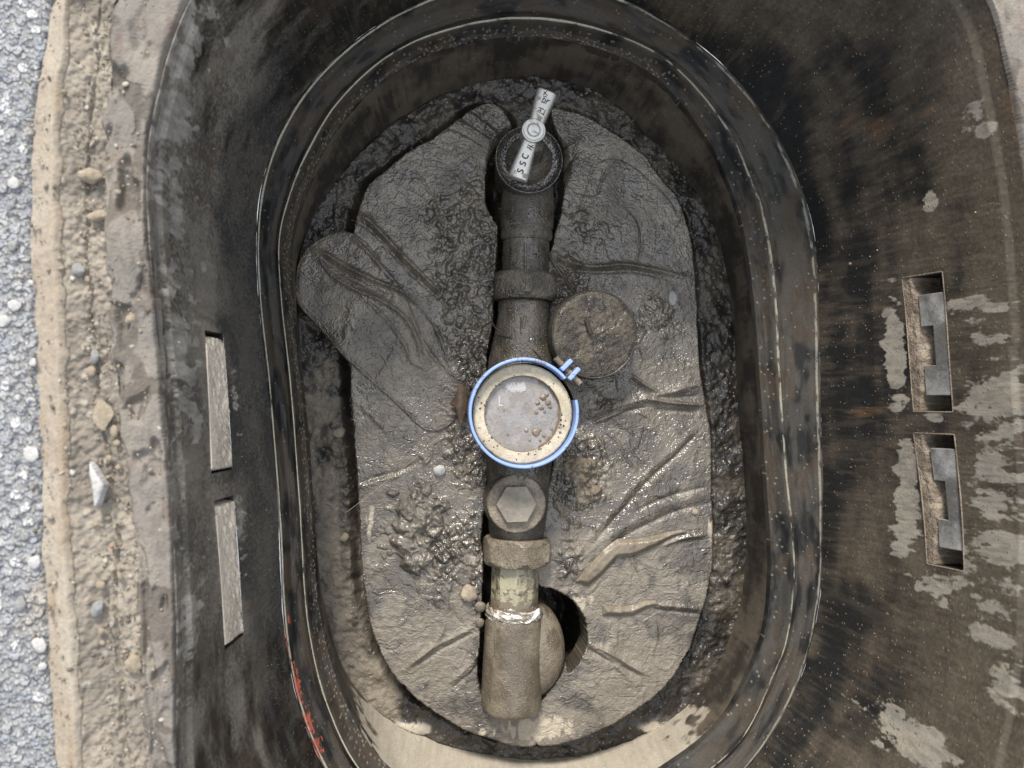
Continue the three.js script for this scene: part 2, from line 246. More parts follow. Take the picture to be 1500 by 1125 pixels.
{
  // mortar: smooth dusty grey, trowelled along the rim, a little proud at its inner edge
  const mortar = baked(1024, 1024, 0.0020, (u, v) => {
    const a = fbm(u * 5, v * 5, 2, 5, 5), st = fbm(u * 40, v * 6, 4, 4, 40), g = vn(u * 256, v * 256, 8, 256), stain = ss(0.62, 0.74, fbm(u * 14, v * 10, 91, 4, 14)), r = ss(0.66, 0.8, fbm(u * 30, v * 24, 93, 3, 30));
    const chip = ss(0.72, 0.8, ridge(u * 9, v * 7, 95, 4, 9));
    let c = mix3(K.mortar, [0.19, 0.168, 0.142], ss(0.3, 0.7, a)); c = mix3(c, [0.095, 0.083, 0.073], stain * 0.45); c = mix3(c, [0.12, 0.08, 0.06], r * 0.4); c = mul3(c, 0.86 + 0.16 * st + 0.12 * g); c = mix3(c, [0.075, 0.062, 0.05], chip * 0.7);
    return [...c, 0.86, clamp(0.3 * a + 0.3 * st + 0.15 * g - 0.3 * chip + 0.35)];
  });
  const nr = 30, g = loft(gCols.length, nr, (i, j) => {
    const s = gCols[i], e = j / (nr - 1), w = offA[i] + rag(s, 1, 0.006); const inner = 0.0012 + rag(s, 7, 0.0016);
    const d = inner + (w - inner) * e; const edge = ss(0, 0.09, e), out = ss(1, 0.9, e);
    return put(s, rimR[i] + d, -0.006 + 0.008 * edge * (0.5 + 0.5 * out) + 0.0040 * (fbm(s * 70, d * 160, 6, 5) - 0.5) + 0.0022 * (ridge(s * 25, d * 120, 12, 3) - 0.5) - 0.003 * ss(0.80, 0.90, ridge(s * 16, d * 30, 14, 3)) - 0.0035 * ss(0.62, 0.72, fbm(s * 55, d * 90, 16, 3)) * ss(0.1, 0.3, e));
  }, gUV);
  struct('mortar_collar', g, mortar, 'dusty grey mortar band trowelled around the rim of the meter box');
  // the gritty groove between mortar and sand
  const dirt = baked(1024, 1024, 0.0022, (u, v) => {
    const a = fbm(u * 8, v * 8, 31, 5, 8), g = vn(u * 220, v * 220, 33, 220), w = worley(u * 90, v * 90, 37, 90), w2 = worley(u * 40, v * 40, 39, 40);
    let c = mix3([0.150, 0.131, 0.108], [0.225, 0.197, 0.16], ss(0.3, 0.7, a)); c = mul3(c, 0.82 + 0.22 * w[2] + 0.16 * g); if (w2[2] > 0.82) c = mix3(c, [0.26, 0.235, 0.195], 1 - ss(0.2, 0.42, w2[0]));
    return [...c, 0.9, clamp(0.3 * a + 0.35 * (1 - w[0]) + (w2[2] > 0.82 ? 0.4 * (1 - ss(0.1, 0.45, w2[0])) : 0) + 0.1 * g)];
  });
  const nd = 34, gd = loft(gCols.length, nd, (i, j) => {
    const s = gCols[i], e = j / (nd - 1), w0 = offA[i] + rag(s, 1, 0.006) - 0.0015, w1 = offB[i] + rag(s, 2, 0.005) + 0.001, d = mix(w0, w1, e), pt = worley(s * 260, d * 260, 41);
    return put(s, rimR[i] + d, -0.0015 - 0.0022 * Math.sin(e * Math.PI) * (0.4 + fbm(s * 20, e * 3, 43, 3)) + 0.0018 * (1 - ss(0.1, 0.75, pt[0])) * pt[2] + 0.0035 * (fbm(s * 130, d * 130, 45, 4) - 0.5) - 0.003 * ss(0.03, 0, Math.abs(e - 0.42 + 0.3 * (fbm(s * 14, 1, 47, 2) - 0.5))) + 0.003 * e);
  }, gUV);
  struct('dirt_groove', gd, dirt, 'gritty earth groove with pebbles between the mortar and the sandy strip');
  const sand = baked(1024, 1024, 0.0009, (u, v) => {
    const a = fbm(u * 6, v * 5, 51, 5, 6), g = vn(u * 230, v * 230, 53, 230), o = ss(0.5, 0.68, fbm(u * 24, v * 4, 55, 4, 24)), b = fbm(u * 50, v * 50, 57, 3, 50);
    let c = mix3(K.sand, [0.30, 0.265, 0.215], ss(0.3, 0.7, a)); c = mix3(c, K.ochre, o * 0.42); c = mul3(c, 0.82 + 0.2 * g + 0.12 * b);
    return [...c, 0.92, clamp(0.4 * a + 0.25 * g + 0.35 * b)];
  });
  const ns = 30, gs = loft(gCols.length, ns, (i, j) => {
    const s = gCols[i], e = j / (ns - 1), w0 = offB[i] + rag(s, 2, 0.005), w1 = offC[i] + rag(s, 3, 0.0035), d = mix(w0, w1, e);
    return put(s, rimR[i] + d, 0.0005 + 0.0018 * Math.sin(Math.min(1, e * 1.2) * Math.PI) + 0.0018 * (fbm(s * 110, d * 110, 61, 4) - 0.5) - 0.003 * ss(0.12, 0, e) + 0.0015 * ss(0.25, 0, Math.abs(e - 0.3)));
  }, gUV);
  struct('sand_strip', gs, sand, 'pale tan sandy strip along the cut edge of the asphalt');
  const asphalt = baked(1024, 1024, 0.003, (u, v) => {
    const w = worley(u * 40, v * 40, 71, 40), w2 = worley(u * 92, v * 92, 73, 92), g = vn(u * 256, v * 256, 75, 256), a = fbm(u * 5, v * 5, 77, 4, 5), big = w[2] > 0.25;
    const st = big ? 1 - ss(0.34, 0.5, w[0]) : 0, s2 = 1 - ss(0.25, 0.5, w2[0]); const tone = hash(Math.floor(w[2] * 99999), 1, 3), t2 = hash(Math.floor(w2[2] * 99999), 1, 3);
    let c = mul3([0.195, 0.198, 0.205], 0.75 + 0.4 * g); c = mix3(c, mix3([0.205, 0.22, 0.245], [0.33, 0.328, 0.32], t2), s2 * 0.8); c = mix3(c, tone > 0.84 ? [0.46, 0.465, 0.47] : mix3([0.215, 0.232, 0.262], [0.35, 0.348, 0.342], tone), st * 0.85); c = mix3(c, [0.27, 0.235, 0.185], 0.5 * ss(0.58, 0.72, a)); c = mul3(c, 0.9 + 0.2 * g);
    return [...c, 0.85, clamp(0.5 * st * (0.6 + 0.4 * w[2]) + 0.3 * s2 + 0.15 * g)];
  });
  const dist = []; for (let d = 0; d < 0.05; d += 0.0009) dist.push(d); for (let d = 0.05, st = 0.003; d < 600; d += st, st *= 1.35) dist.push(d); dist.push(900);
  const ga = loft(gCols.length, dist.length, (i, j) => {
    const s = gCols[i], d0 = offC[i] + rag(s, 3, 0.0035) - 0.001, d = d0 + dist[j], q = put(s, rimR[i] + d, 0); let h = 0;
    if (dist[j] < 0.06) { const w = worley(q.x * 160, q.z * 160, 71), w2 = worley(q.x * 300, q.z * 300, 79); h = 0.0014 * (w[2] > 0.25 ? 1 - ss(0.2, 0.5, w[0]) : 0) * (0.6 + 0.4 * w[2]) + 0.0014 * (1 - w2[0]) - 0.003 * ss(0.003, 0, dist[j]); }
    q.y = 0.001 + h; return q;
  }, gUV);
  struct('ground', ga, asphalt, 'worn grey asphalt with pale stone aggregate beside the meter box');
}

// ---------------------------------------------------------------- the meter box
const box = thing('meter_box', 'black oval plastic meter box sunk in the ground with ribbed sides, silt stained', 'meter box', [spX, Y.c0, (zA + zB) / 2]);
// the four latch slots, by their corners in the photograph: lower edge, then upper edge
const slotPx = [[[1321, 405], [1338, 603], [1381, 400], [1396, 603]], [[1338, 634], [1358, 830], [1398, 636], [1413, 834]], [[326, 488], [341, 692], [300, 484], [309, 690]], [[342, 722], [357, 938], [314, 738], [329, 944]]];
const slots = slotPx.map((c) => { const q = c.map(([a, b]) => findWall(a, b)); return { s: [(q[0][0] + q[2][0]) / 2, (q[1][0] + q[3][0]) / 2].sort((a, b) => a - b), fa: [[q[0][0], q[0][1]], [q[1][0], q[1][1]]], fb: [[q[2][0], q[2][1]], [q[3][0], q[3][1]]] }; });
const bandF = (key) => { const pts = slots.flatMap((q) => q[key]).sort((a, b) => a[0] - b[0]); return (s) => { if (s <= pts[0][0]) return pts[0][1]; for (let i = 1; i < pts.length; i++) if (s < pts[i][0]) return mix(pts[i - 1][1], pts[i][1], (s - pts[i - 1][0]) / (pts[i][0] - pts[i - 1][0] || 1)); return pts[pts.length - 1][1]; }; };
const fA = bandF('fa'), fB = bandF('fb');
const N1 = 34, N2 = 16, N3 = 30, NW = N1 + N2 + N3 + 1;
const rowF = (s, j) => j <= N1 ? fA(s) * j / N1 : j <= N1 + N2 ? mix(fA(s), fB(s), (j - N1) / N2) : mix(fB(s), 1, (j - N1 - N2) / N3);
// silt patches: [px, py, half width, half height, strength] in the photograph
const patchPx = [[1432, 445, 44, 26, 1.2], [1311, 520, 17, 92, 1.75], [1328, 735, 22, 105, 1.7], [1455, 500, 46, 14, 0.8], [1468, 540, 50, 24, 1.0], [1462, 590, 66, 60, 1.2], [1475, 690, 50, 50, 0.95], [1468, 740, 64, 50, 1.2], [1466, 800, 60, 50, 1.1], [1455, 850, 60, 26, 1.0], [1380, 865, 40, 22, 0.85], [1440, 930, 45, 32, 0.9], [1460, 1010, 50, 40, 0.8], [1340, 1090, 100, 45, 0.75], [1365, 294, 13, 13, 1.6], [1442, 190, 14, 10, 1.2], [1425, 150, 26, 40, 0.8], [1370, 610, 16, 12, 1.1], [266, 540, 30, 110, 1.15], [262, 320, 18, 38, 0.95], [300, 390, 5, 10, 1.4], [290, 620, 14, 40, 0.9], [290, 850, 20, 110, 0.55], [347, 600, 8, 60, 0.9], [352, 760, 12, 90, 0.75], [246, 190, 34, 190, 1.05], [275, 50, 50, 70, 0.85], [255, 700, 22, 60, 0.7], [275, 900, 22, 120, 0.8], [285, 480, 20, 120, 0.6], [252, 420, 20, 60, 0.9], [1345, 860, 8, 8, 1.3], [1000, 1100, 60, 40, 0.4]];
const patches = patchPx.map(([a, b, w, h, k]) => { const [s, f] = findWall(a, b), wd = Math.abs(pix(wallAt(s, 1))[0] - pix(wallAt(s, 0))[0]) || 200; return [s, f, mm(h, -0.07), Math.max(0.012, w / Math.max(120, wd)), k]; });
const rustPx = [[1285, 185, 30, 22, 1], [1240, 175, 30, 14, 0.8], [1362, 158, 14, 10, 1], [1480, 170, 14, 60, 0.8], [1290, 355, 20, 14, 0.7], [355, 890, 12, 22, 0.8], [1260, 610, 40, 18, 0.7], [320, 90, 26, 40, 0.5], [300, 250, 14, 60, 0.6]];
const rusts = rustPx.map(([a, b, w, h, k]) => { const [s, f] = findWall(a, b), wd = Math.abs(pix(wallAt(s, 1))[0] - pix(wallAt(s, 0))[0]) || 200; return [s, f, mm(h, -0.07), Math.max(0.015, w / Math.max(120, wd)), k]; });
const blob = (list, s, f) => { let m = 0; for (const [a, b, ds, df, k] of list) { const x = (s - a) / ds, y = (f - b) / df, r = x * x + y * y; if (r < 4) m = Math.max(m, k * Math.exp(-r * 0.9)); } return m; };
function wallLook(s, f) {
  const x = s * 1000, y = f * 155;                              // millimetres
  const st = fbm(x / 5.5, y / 24, 101, 4), st2 = fbm(x / 1.7, y / 11, 103, 3), pa = fbm(x / 34, y / 30, 105, 5), g = vn(x * 1.7, y * 1.7, 107), g2 = vn(x * 0.8, y * 0.8, 108);
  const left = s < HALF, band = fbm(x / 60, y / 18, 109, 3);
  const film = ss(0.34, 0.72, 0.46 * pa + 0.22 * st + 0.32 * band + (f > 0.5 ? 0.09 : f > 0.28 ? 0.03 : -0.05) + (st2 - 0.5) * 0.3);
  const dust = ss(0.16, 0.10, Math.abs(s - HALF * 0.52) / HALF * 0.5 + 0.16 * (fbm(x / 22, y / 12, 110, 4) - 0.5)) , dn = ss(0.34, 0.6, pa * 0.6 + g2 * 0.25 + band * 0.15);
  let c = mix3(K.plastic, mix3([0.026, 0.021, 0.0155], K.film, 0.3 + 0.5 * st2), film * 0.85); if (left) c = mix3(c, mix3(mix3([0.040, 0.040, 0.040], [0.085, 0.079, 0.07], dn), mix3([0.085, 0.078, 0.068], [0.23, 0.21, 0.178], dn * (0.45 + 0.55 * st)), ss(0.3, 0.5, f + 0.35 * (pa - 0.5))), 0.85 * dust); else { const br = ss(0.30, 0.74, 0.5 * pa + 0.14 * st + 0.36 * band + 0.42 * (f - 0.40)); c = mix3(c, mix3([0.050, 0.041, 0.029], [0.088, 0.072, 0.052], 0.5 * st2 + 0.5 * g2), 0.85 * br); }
  c = mul3(c, 0.78 + 0.5 * g2 * g + 0.1);
  const ru = blob(rusts, s, f); if (ru > 0.05) c = mix3(c, [0.085, 0.049, 0.026], ss(0.3, 0.9, ru * 0.75 + (st - 0.5) * 1.2 + (st2 - 0.5) * 0.5) * 0.75);
  let rough = mix(0.44, 0.66, film), h = 0.3 + 0.25 * film * st2 + 0.12 * st;
  const m = blob(patches, s, f); let silt = 0;
  if (m > 0.04) { const n = fbm(x / 6, y / 17, 111, 4), n2 = fbm(x / 1.7, y / 3.2, 113, 3); silt = ss(0.44, 0.57, m * 0.62 + (n - 0.5) * 1.0 + (n2 - 0.5) * 0.34); const tone = clamp(0.5 + 1.5 * (fbm(x / 5, y / 18, 115, 4) - 0.5) + 0.6 * (st2 - 0.5)); silt *= 0.72 + 0.28 * ss(0.3, 0.5, fbm(x / 2.6, y / 6, 116, 3)); c = mix3(c, mul3(mix3([0.165, 0.155, 0.135], left ? [0.36, 0.34, 0.305] : K.silt, tone), 0.85 + 0.3 * g), silt * 0.93); rough = mix(rough, 0.85, silt); h += 0.14 * silt; }
  const w = worley(x / 2.6, y / 2.6, 117), gr = w[2] > 0.92 ? 1 - ss(0.10, 0.24, w[0]) : 0; if (gr > 0) { c = mix3(c, [0.16, 0.13, 0.09], gr * 0.8); h += gr * 0.3; }
  const sc = ss(0.80, 0.9, ridge(x / 18, y / 60, 119, 3)) * (1 - silt); c = mix3(c, [0.055, 0.045, 0.035], sc * 0.3); h += 0.08 * (g - 0.5);
  return [...c, clamp(rough + (g - 0.5) * 0.14), clamp(h)];
}
for (const half of [0, 1]) {
  const s0 = half * HALF, cs = []; for (let i = 0; i <= Math.round(HALF / 0.002); i++) cs.push(s0 + HALF * i / Math.round(HALF / 0.002));
  for (const q of slots) for (const e of q.s) if (e > s0 && e < s0 + HALF) { let b = 0; cs.forEach((c, i) => { if (Math.abs(c - e) < Math.abs(cs[b] - e)) b = i; }); cs[b] = e; }
  const inSlot = (i, j) => j >= N1 && j < N1 + N2 && slots.some((q) => cs[i] >= q.s[0] - 1e-9 && cs[i + 1] <= q.s[1] + 1e-9);
  const near = (s, j) => j >= N1 && j <= N1 + N2 && slots.some((q) => s > q.s[0] - 0.003 && s < q.s[1] + 0.003);
  const g = loft(cs.length, NW + 2, (i, j) => {
    const s = cs[i]; if (j >= NW) return put(s, radius(4, s) + (j === NW ? 0.002 : 0.007), j === NW ? -0.0006 : -0.009);
    const f = rowF(s, j), bump = near(s, j) ? 0 : 0.0009 * (fbm(s * 120, f * 10, 121, 3) - 0.5) + 0.0016 * (fbm(s * 22, f * 5, 123, 2) - 0.5);
    return wallAt(s, f, bump + (f > 0.915 ? 0.0018 : 0));
  }, (i, j) => [(cs[i] - s0) / HALF, j >= NW ? 0.998 : clamp(rowF(cs[i], j), 0.002, 0.998)], inSlot);
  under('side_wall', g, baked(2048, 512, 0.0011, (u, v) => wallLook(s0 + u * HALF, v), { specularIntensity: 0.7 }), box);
}
// the stepped ring below the wall, with its two beads
const redPx = [[416, 945, 4, 35], [423, 905, 3, 14], [437, 1010, 6, 40], [450, 1060, 9, 32], [464, 1095, 9, 22]];
const ringProf = [];                                           // [span, fraction, lift]
for (let i = 0; i <= 44; i++) { const g = i / 44; const bead = 0.0026 * Math.exp(-(((g - 0.10) / 0.07) ** 2)), dip = -0.0042 * ss(0.2, 0.4, g) * ss(0.88, 0.7, g), b2 = 0.0028 * Math.exp(-(((g - 0.95) / 0.06) ** 2)); ringProf.push([3, g, bead + dip + b2]); }
for (let i = 1; i <= 22; i++) { const g = i / 22; ringProf.push([2, g, 0.0036 * Math.exp(-((g / 0.25) ** 2)) - 0.003 * ss(0.15, 0.5, g)]); }
ringProf.unshift([3, -0.06, -0.012]); ringProf.push([2, 1.02, -0.014]);
const ringAt = (s, [k, g, l]) => put(s, mix(radius(k, s), radius(k - 1, s), g), mix(k === 3 ? Y.c3 : Y.c2, k === 3 ? Y.c2 : Y.c1, g) + l * (s > HALF ? mix(1, 0.5, ss(HALF * 1.03, HALF * 1.25, s)) : 1));
const ringProbe = []; for (let i = 0; i <= 900; i++) for (let j = 0; j < ringProf.length; j += 2) { const s = i / 900 * 2 * HALF; ringProbe.push([s, j / (ringProf.length - 1), ...pix(ringAt(s, ringProf[j]))]); }
const reds = redPx.map(([a, b, w, h]) => { let q = ringProbe[0], d = 1e9; for (const r of ringProbe) { const e = (r[2] - a) ** 2 + (r[3] - b) ** 2; if (e < d) { d = e; q = r; } } return [q[0], q[1], mm(h, -0.15), w / 75, 1.2]; });
const beadA = (0.10 * 44 + 1) / 68, beadB = (0.95 * 44 + 1) / 68;
function ringLook(s, v) {
  const x = s * 1000, y = v * 45; const a = fbm(x / 16, y / 5, 131, 4), st = fbm(x / 6, y / 1.6, 133, 4), g = vn(x * 1.6, y * 1.6, 135), pa = fbm(x / 22, y / 12, 137, 5);
  const left = s > HALF * 0.06 && s < HALF * 1.08; let c = mix3(K.plastic, [0.046, 0.036, 0.026], ss(0.36, 0.6, pa) * 0.85); c = mix3(c, [0.050, 0.047, 0.042], 0.6 * ss(0.35, 0.65, a)); c = mul3(c, 0.8 + 0.4 * g);
  const wornA = Math.abs(v - beadA - 0.012 * (a - 0.5)), wornB = Math.abs(v - beadB - 0.012 * (a - 0.5)); let rough = 0.50 + 0.2 * pa, h = 0.4 + 0.2 * st + 0.06 * g;
  const amt = left ? 1 : 0.45, sA = ss(0.026, 0.010, wornA) * ss(0.34, 0.52, st * 0.6 + a * 0.4 + (left ? 0.10 : -0.03)), sB = ss(0.024, 0.009, wornB) * ss(0.36, 0.54, st * 0.6 + pa * 0.4 + (left ? 0.10 : -0.01));
  c = mix3(c, [0.36, 0.35, 0.27], Math.max(sA * amt, sB * Math.min(1, amt + 0.2)) * (0.6 + 0.4 * g));
  const scuff = ss(0.55, 0.7, fbm(x / 9, y / 3, 139, 4) + (left ? 0.08 : 0)) * ss(0.075, 0.03, v) * (left ? 1 : 0.25); c = mix3(c, [0.17, 0.178, 0.19], scuff * 0.85);
  const side = ss(HALF * 1.05, HALF * 1.2, s), crumb = worley(x / 3.2, y / 3.2, 141), cr = v > 0.74 && crumb[2] > 0.5 + 0.4 * side ? 1 - ss(0.15, 0.4, crumb[0]) : crumb[2] > 0.93 ? 1 - ss(0.1, 0.25, crumb[0]) : 0; if (cr > 0) { c = mix3(c, [0.17, 0.145, 0.11], cr * (0.35 + 0.5 * hash(Math.floor(crumb[2] * 9999), 2, 2))); h += 0.3 * cr; }
  const rd = blob(reds, s, v); if (rd > 0.1) c = mix3(c, [0.36, 0.085, 0.055], 0.85 * ss(0.48, 0.60, rd * 0.58 + (fbm(x / 2.2, y / 1.1, 143, 4) - 0.5) * 1.3));
  
  return [...c, clamp(rough + 0.12 + (g - 0.5) * 0.1), clamp(h)];
}
for (const half of [0, 1]) {
  const n = Math.round(HALF / 0.0016), s0 = half * HALF;
  const g = loft(n + 1, ringProf.length, (i, j) => { const p = ringAt(s0 + HALF * i / n, ringProf[j]); p.y += 0.0016 * (fbm((s0 + HALF * i / n) * 75, j * 0.3, 151, 4) - 0.5); return p; }, (i, j) => [i / n, clamp(j / (ringProf.length - 1), 0.004, 0.996)]);
  under('stepped_ring', g, baked(2048, 256, 0.0007, (u, v) => ringLook(s0 + u * HALF, v), { specularIntensity: 0.45 }), box);
}
function skirtLook(u, v) {
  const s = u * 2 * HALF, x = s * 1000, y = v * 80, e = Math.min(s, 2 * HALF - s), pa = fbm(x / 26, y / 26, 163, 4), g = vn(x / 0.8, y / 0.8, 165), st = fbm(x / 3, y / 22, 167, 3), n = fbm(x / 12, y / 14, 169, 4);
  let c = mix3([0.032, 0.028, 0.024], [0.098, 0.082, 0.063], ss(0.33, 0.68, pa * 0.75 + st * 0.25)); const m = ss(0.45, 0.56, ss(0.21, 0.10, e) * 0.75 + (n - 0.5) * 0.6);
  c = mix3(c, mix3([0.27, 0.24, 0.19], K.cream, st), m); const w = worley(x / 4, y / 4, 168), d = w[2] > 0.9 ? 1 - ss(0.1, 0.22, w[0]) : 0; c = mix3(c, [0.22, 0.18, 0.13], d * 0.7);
  return [...mul3(c, 0.85 + 0.3 * g), clamp(mix(0.5 + 0.2 * pa, 0.85, m) + (g - 0.5) * 0.1), clamp(0.4 + 0.3 * st + 0.1 * g + 0.3 * d + 0.12 * m)];
}
{
  const n = 900, nr = 30, g = loft(n + 1, nr, (i, j) => {
    const s = i / n * 2 * HALF, e = j / (nr - 1), r = mix(radius(1, s), radius(0, s), Math.pow(e, 1.25)) + 0.0009 * (fbm(s * 40, e * 4, 161, 3) - 0.5);
    return put(s, r, mix(Y.c1 - 0.003, Y.c0 - 0.006, e));
  }, (i, j) => [i / n, clamp(j / (nr - 1), 0.004, 0.996)]);
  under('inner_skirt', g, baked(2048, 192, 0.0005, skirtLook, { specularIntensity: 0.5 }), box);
}
// latch slots: a recess with mud on its lower ledge and a C-shaped catch plate
slots.forEach((q, k) => {
  const right = k < 2, P = (u, v, d) => { const s = mix(q.s[0], q.s[1], right ? u : 1 - u), f = mix(fA(s), fB(s), v), c = wallAt(s, f), a = wallAt(s, fA(s)), b = wallAt(s, fB(s)), t = wallAt(s + 0.01, fA(s)).sub(a).normalize(); const up = b.clone().sub(a).normalize(), n = up.clone().cross(t).normalize(); if (n.y < 0) n.negate(); return c.addScaledVector(n, -d); };
  const D = right ? 0.024 : 0.012, quad = (a, b, c, d) => { const g = new THREE.BufferGeometry(); g.setAttribute('position', new THREE.Float32BufferAttribute([a, b, c, a, c, d].flatMap((p) => [p.x, p.y, p.z]), 3)); g.computeVertexNormals(); return g; };
  const c = [[0, 0], [1, 0], [1, 1], [0, 1]], walls = c.map(([u, v], i) => { const [u2, v2] = c[(i + 1) % 4]; return quad(P(u, v, 0), P(u2, v2, 0), P(u2, v2, D), P(u, v, D)); }); walls.push(quad(...c.map(([u, v]) => P(u, v, D))));
  const slot = under('latch_slot', boxUV(mergeGeometries(walls)), M.pocket, box);
  const plate = (poly, d0, d1) => {                             // extruded plate in slot coordinates
    const sh = new THREE.Shape(poly.map(([u, v]) => new THREE.Vector2(u * 100, v * 40))), g = new THREE.ExtrudeGeometry(sh, { depth: 1, bevelEnabled: true, bevelSize: 0.6, bevelThickness: 0.12, bevelSegments: 2, curveSegments: 4 });
    return boxUV(deep(g, (v) => v.copy(P(clamp(v.x / 100, 0, 1), clamp(v.y / 40, 0, 1), mix(d0, d1, (v.z + 0.12) / 1.24)))));
  };
  if (right) under('catch_plate', plate(k === 0 ? [[0.15, 0.36], [0.37, 0.36], [0.37, 0.66], [0.67, 0.66], [0.67, 0.36], [0.875, 0.36], [0.875, 0.985], [0.15, 0.985]] : [[0.12, 0.36], [0.36, 0.36], [0.36, 0.64], [0.67, 0.64], [0.67, 0.36], [0.875, 0.36], [0.875, 0.985], [0.12, 0.985]], 0.005, 0.0005), M.tab, slot);
  else under('catch_plate', plate([[0.1, 0.80], [0.96, 0.80], [0.96, 0.985], [0.1, 0.985]], 0.005, -0.0008), M.slotMudPale, slot);
  const lipPts = []; for (const [a, b] of [[0, 0], [0.25, 0], [0.5, 0], [0.75, 0], [1, 0], [1, 0.5], [1, 1], [0.75, 1], [0.5, 1], [0.25, 1], [0, 1], [0, 0.5]]) lipPts.push(P(a, b, -0.0001 + 0.0002));
  if (right) under('slot_lip', boxUV(new THREE.TubeGeometry(new THREE.CatmullRomCurve3(lipPts, true, 'catmullrom', 0.02), 220, 0.0005, 6, true)), M.slotMud, slot);
  const nu = 60, nv = 26, gm = loft(nu + 1, nv + 1, (i, j) => {
    const u = i / nu, v = j / nv, n = fbm(u * 26 + k * 9, v * 9, 171, 4), n2 = fbm(u * 60, v * 22 + k * 5, 173, 3);
    const d = right ? mix(0.0004, D - 0.002, ss(0.22 + 0.1 * (n - 0.5), 0.8, v)) - 0.004 * (n - 0.5) * ss(0, 0.15, v) * ss(0, 0.05, u) * ss(1, 0.95, u) + 0.0012 * (n2 - 0.5) + D * (ss(0.15, 0.08, u) + ss(0.85, 0.91, u)) * ss(0.2, 0.36, v) : mix(0.0002, 0.004, ss(0.75, 1, v)) - 0.0026 * (n - 0.45) + 0.001 * (n2 - 0.5) + 0.01 * ss(0.04, 0, u) + 0.006 * ss(0.985, 1, u);
    return P(mix(0.006, 0.994, u), mix(0.01, right ? 0.97 : 0.97, v), clamp(d, right ? 0.0004 : -0.002, D));
  }, (i, j) => [i / nu * 0.9, j / nv * 0.35]);
  under('dried_mud', gm, right ? M.slotMud : M.slotMudPale, slot);
});
{
  // sand grains stuck to the walls
  const g = new THREE.IcosahedronGeometry(1, 0), m = new THREE.MeshStandardMaterial({ color: 0xffffff, roughness: 0.75 }), N = 2300, im = new THREE.InstancedMesh(g, m, N), o = new THREE.Object3D(), w = ORI.get(box); let k = 0;
  while (k < N) {
    const s = rnd() * 2 * HALF, f = rnd(), den = fbm(s * 30, f * 6, 181, 4); if (den < 0.34 + 0.34 * rnd()) continue;
    if (slots.some((q) => s > q.s[0] - 0.002 && s < q.s[1] + 0.002 && f > fA(s) - 0.02 && f < fB(s) + 0.02)) continue;
    o.position.copy(wallAt(s, f)).sub(w); const big = rnd(); const r = big > 0.994 ? rr(0.0009, 0.0014) : big > 0.93 ? rr(0.0004, 0.0007) : rr(0.00018, 0.00036); o.scale.set(r * rr(0.7, 1.3), r * rr(0.6, 1), r * rr(0.7, 1.3)); o.rotation.set(rnd() * 3, rnd() * 3, rnd() * 3); o.updateMatrix(); im.setMatrixAt(k, o.matrix);
    const t = rnd(); im.setColorAt(k, new THREE.Color().setRGB(...(t > 0.9 ? [0.33, 0.30, 0.25] : t > 0.45 ? [0.15, 0.115, 0.072] : [0.08, 0.062, 0.042]))); k++;
  }
  im.name = 'sand_grains'; im.userData.kind = 'stuff'; im.castShadow = im.receiveShadow = true; box.add(im);
}

// ---------------------------------------------------------------- floor of the box and the insulation panels
const outL = [[738, 160], [722, 150], [700, 153], [668, 177], [636, 200], [600, 221], [566, 248], [540, 271], [527, 300], [519, 330], [515, 380], [514, 450], [512, 530], [514, 590], [519, 650], [523, 700], [525, 745], [528, 800], [533, 868], [543, 918], [555, 950], [571, 984], [596, 1012], [624, 1036], [668, 1064], [720, 1084], [785, 1092], [785, 1040], [716, 1030], [702, 1000], [704, 940], [706, 880], [708, 830], [706, 780], [714, 720], [716, 660], [716, 600], [714, 540], [722, 470], [726, 400], [729, 350], [728, 330], [718, 312], [712, 290], [711, 268], [714, 244], [722, 222], [736, 204], [750, 190]];
const holeEdge = []; for (let a = -88; a <= 62; a += 10) holeEdge.push([792 + 68 * Math.cos(a * Math.PI / 180), 930 + 68 * Math.sin(a * Math.PI / 180)]);
const outR = [[808, 157], [834, 161], [866, 172], [896, 190], [941, 224], [969, 260], [993, 289], [1008, 328], [1018, 380], [1022, 450], [1027, 550], [1034, 585], [1042, 634], [1043, 717], [1045, 770], [1043, 837], [1031, 890], [1019, 930], [1003, 966], [971, 1010], [938, 1036], [900, 1060], [850, 1082], [785, 1092], [785, 1040], [806, 1010], [822, 986], [830, 970], ...holeEdge.slice(0, -1).reverse(), [788, 858], [786, 830], [790, 780], [800, 720], [812, 660], [812, 600], [806, 540], [800, 480], [800, 420], [802, 380], [811, 350], [820, 312], [825, 280], [827, 250], [825, 218], [812, 190]];
const OX = at(425, 600, Y.panel).x - 0.01, OZ = at(750, 120, Y.panel).z - 0.01, WX = at(1060, 600, Y.panel).x + 0.01 - OX, WZ = at(750, 1125, Y.panel).z + 0.02 - OZ;
const wuv = (x, z) => [(x - OX) / WX, (z - OZ) / WZ];
const spots = (list, y) => list.map(([a, b, w, h, k]) => { const p = at(a, b, y); return [p.x, p.z, mm(w, y), mm(h, y), k]; });
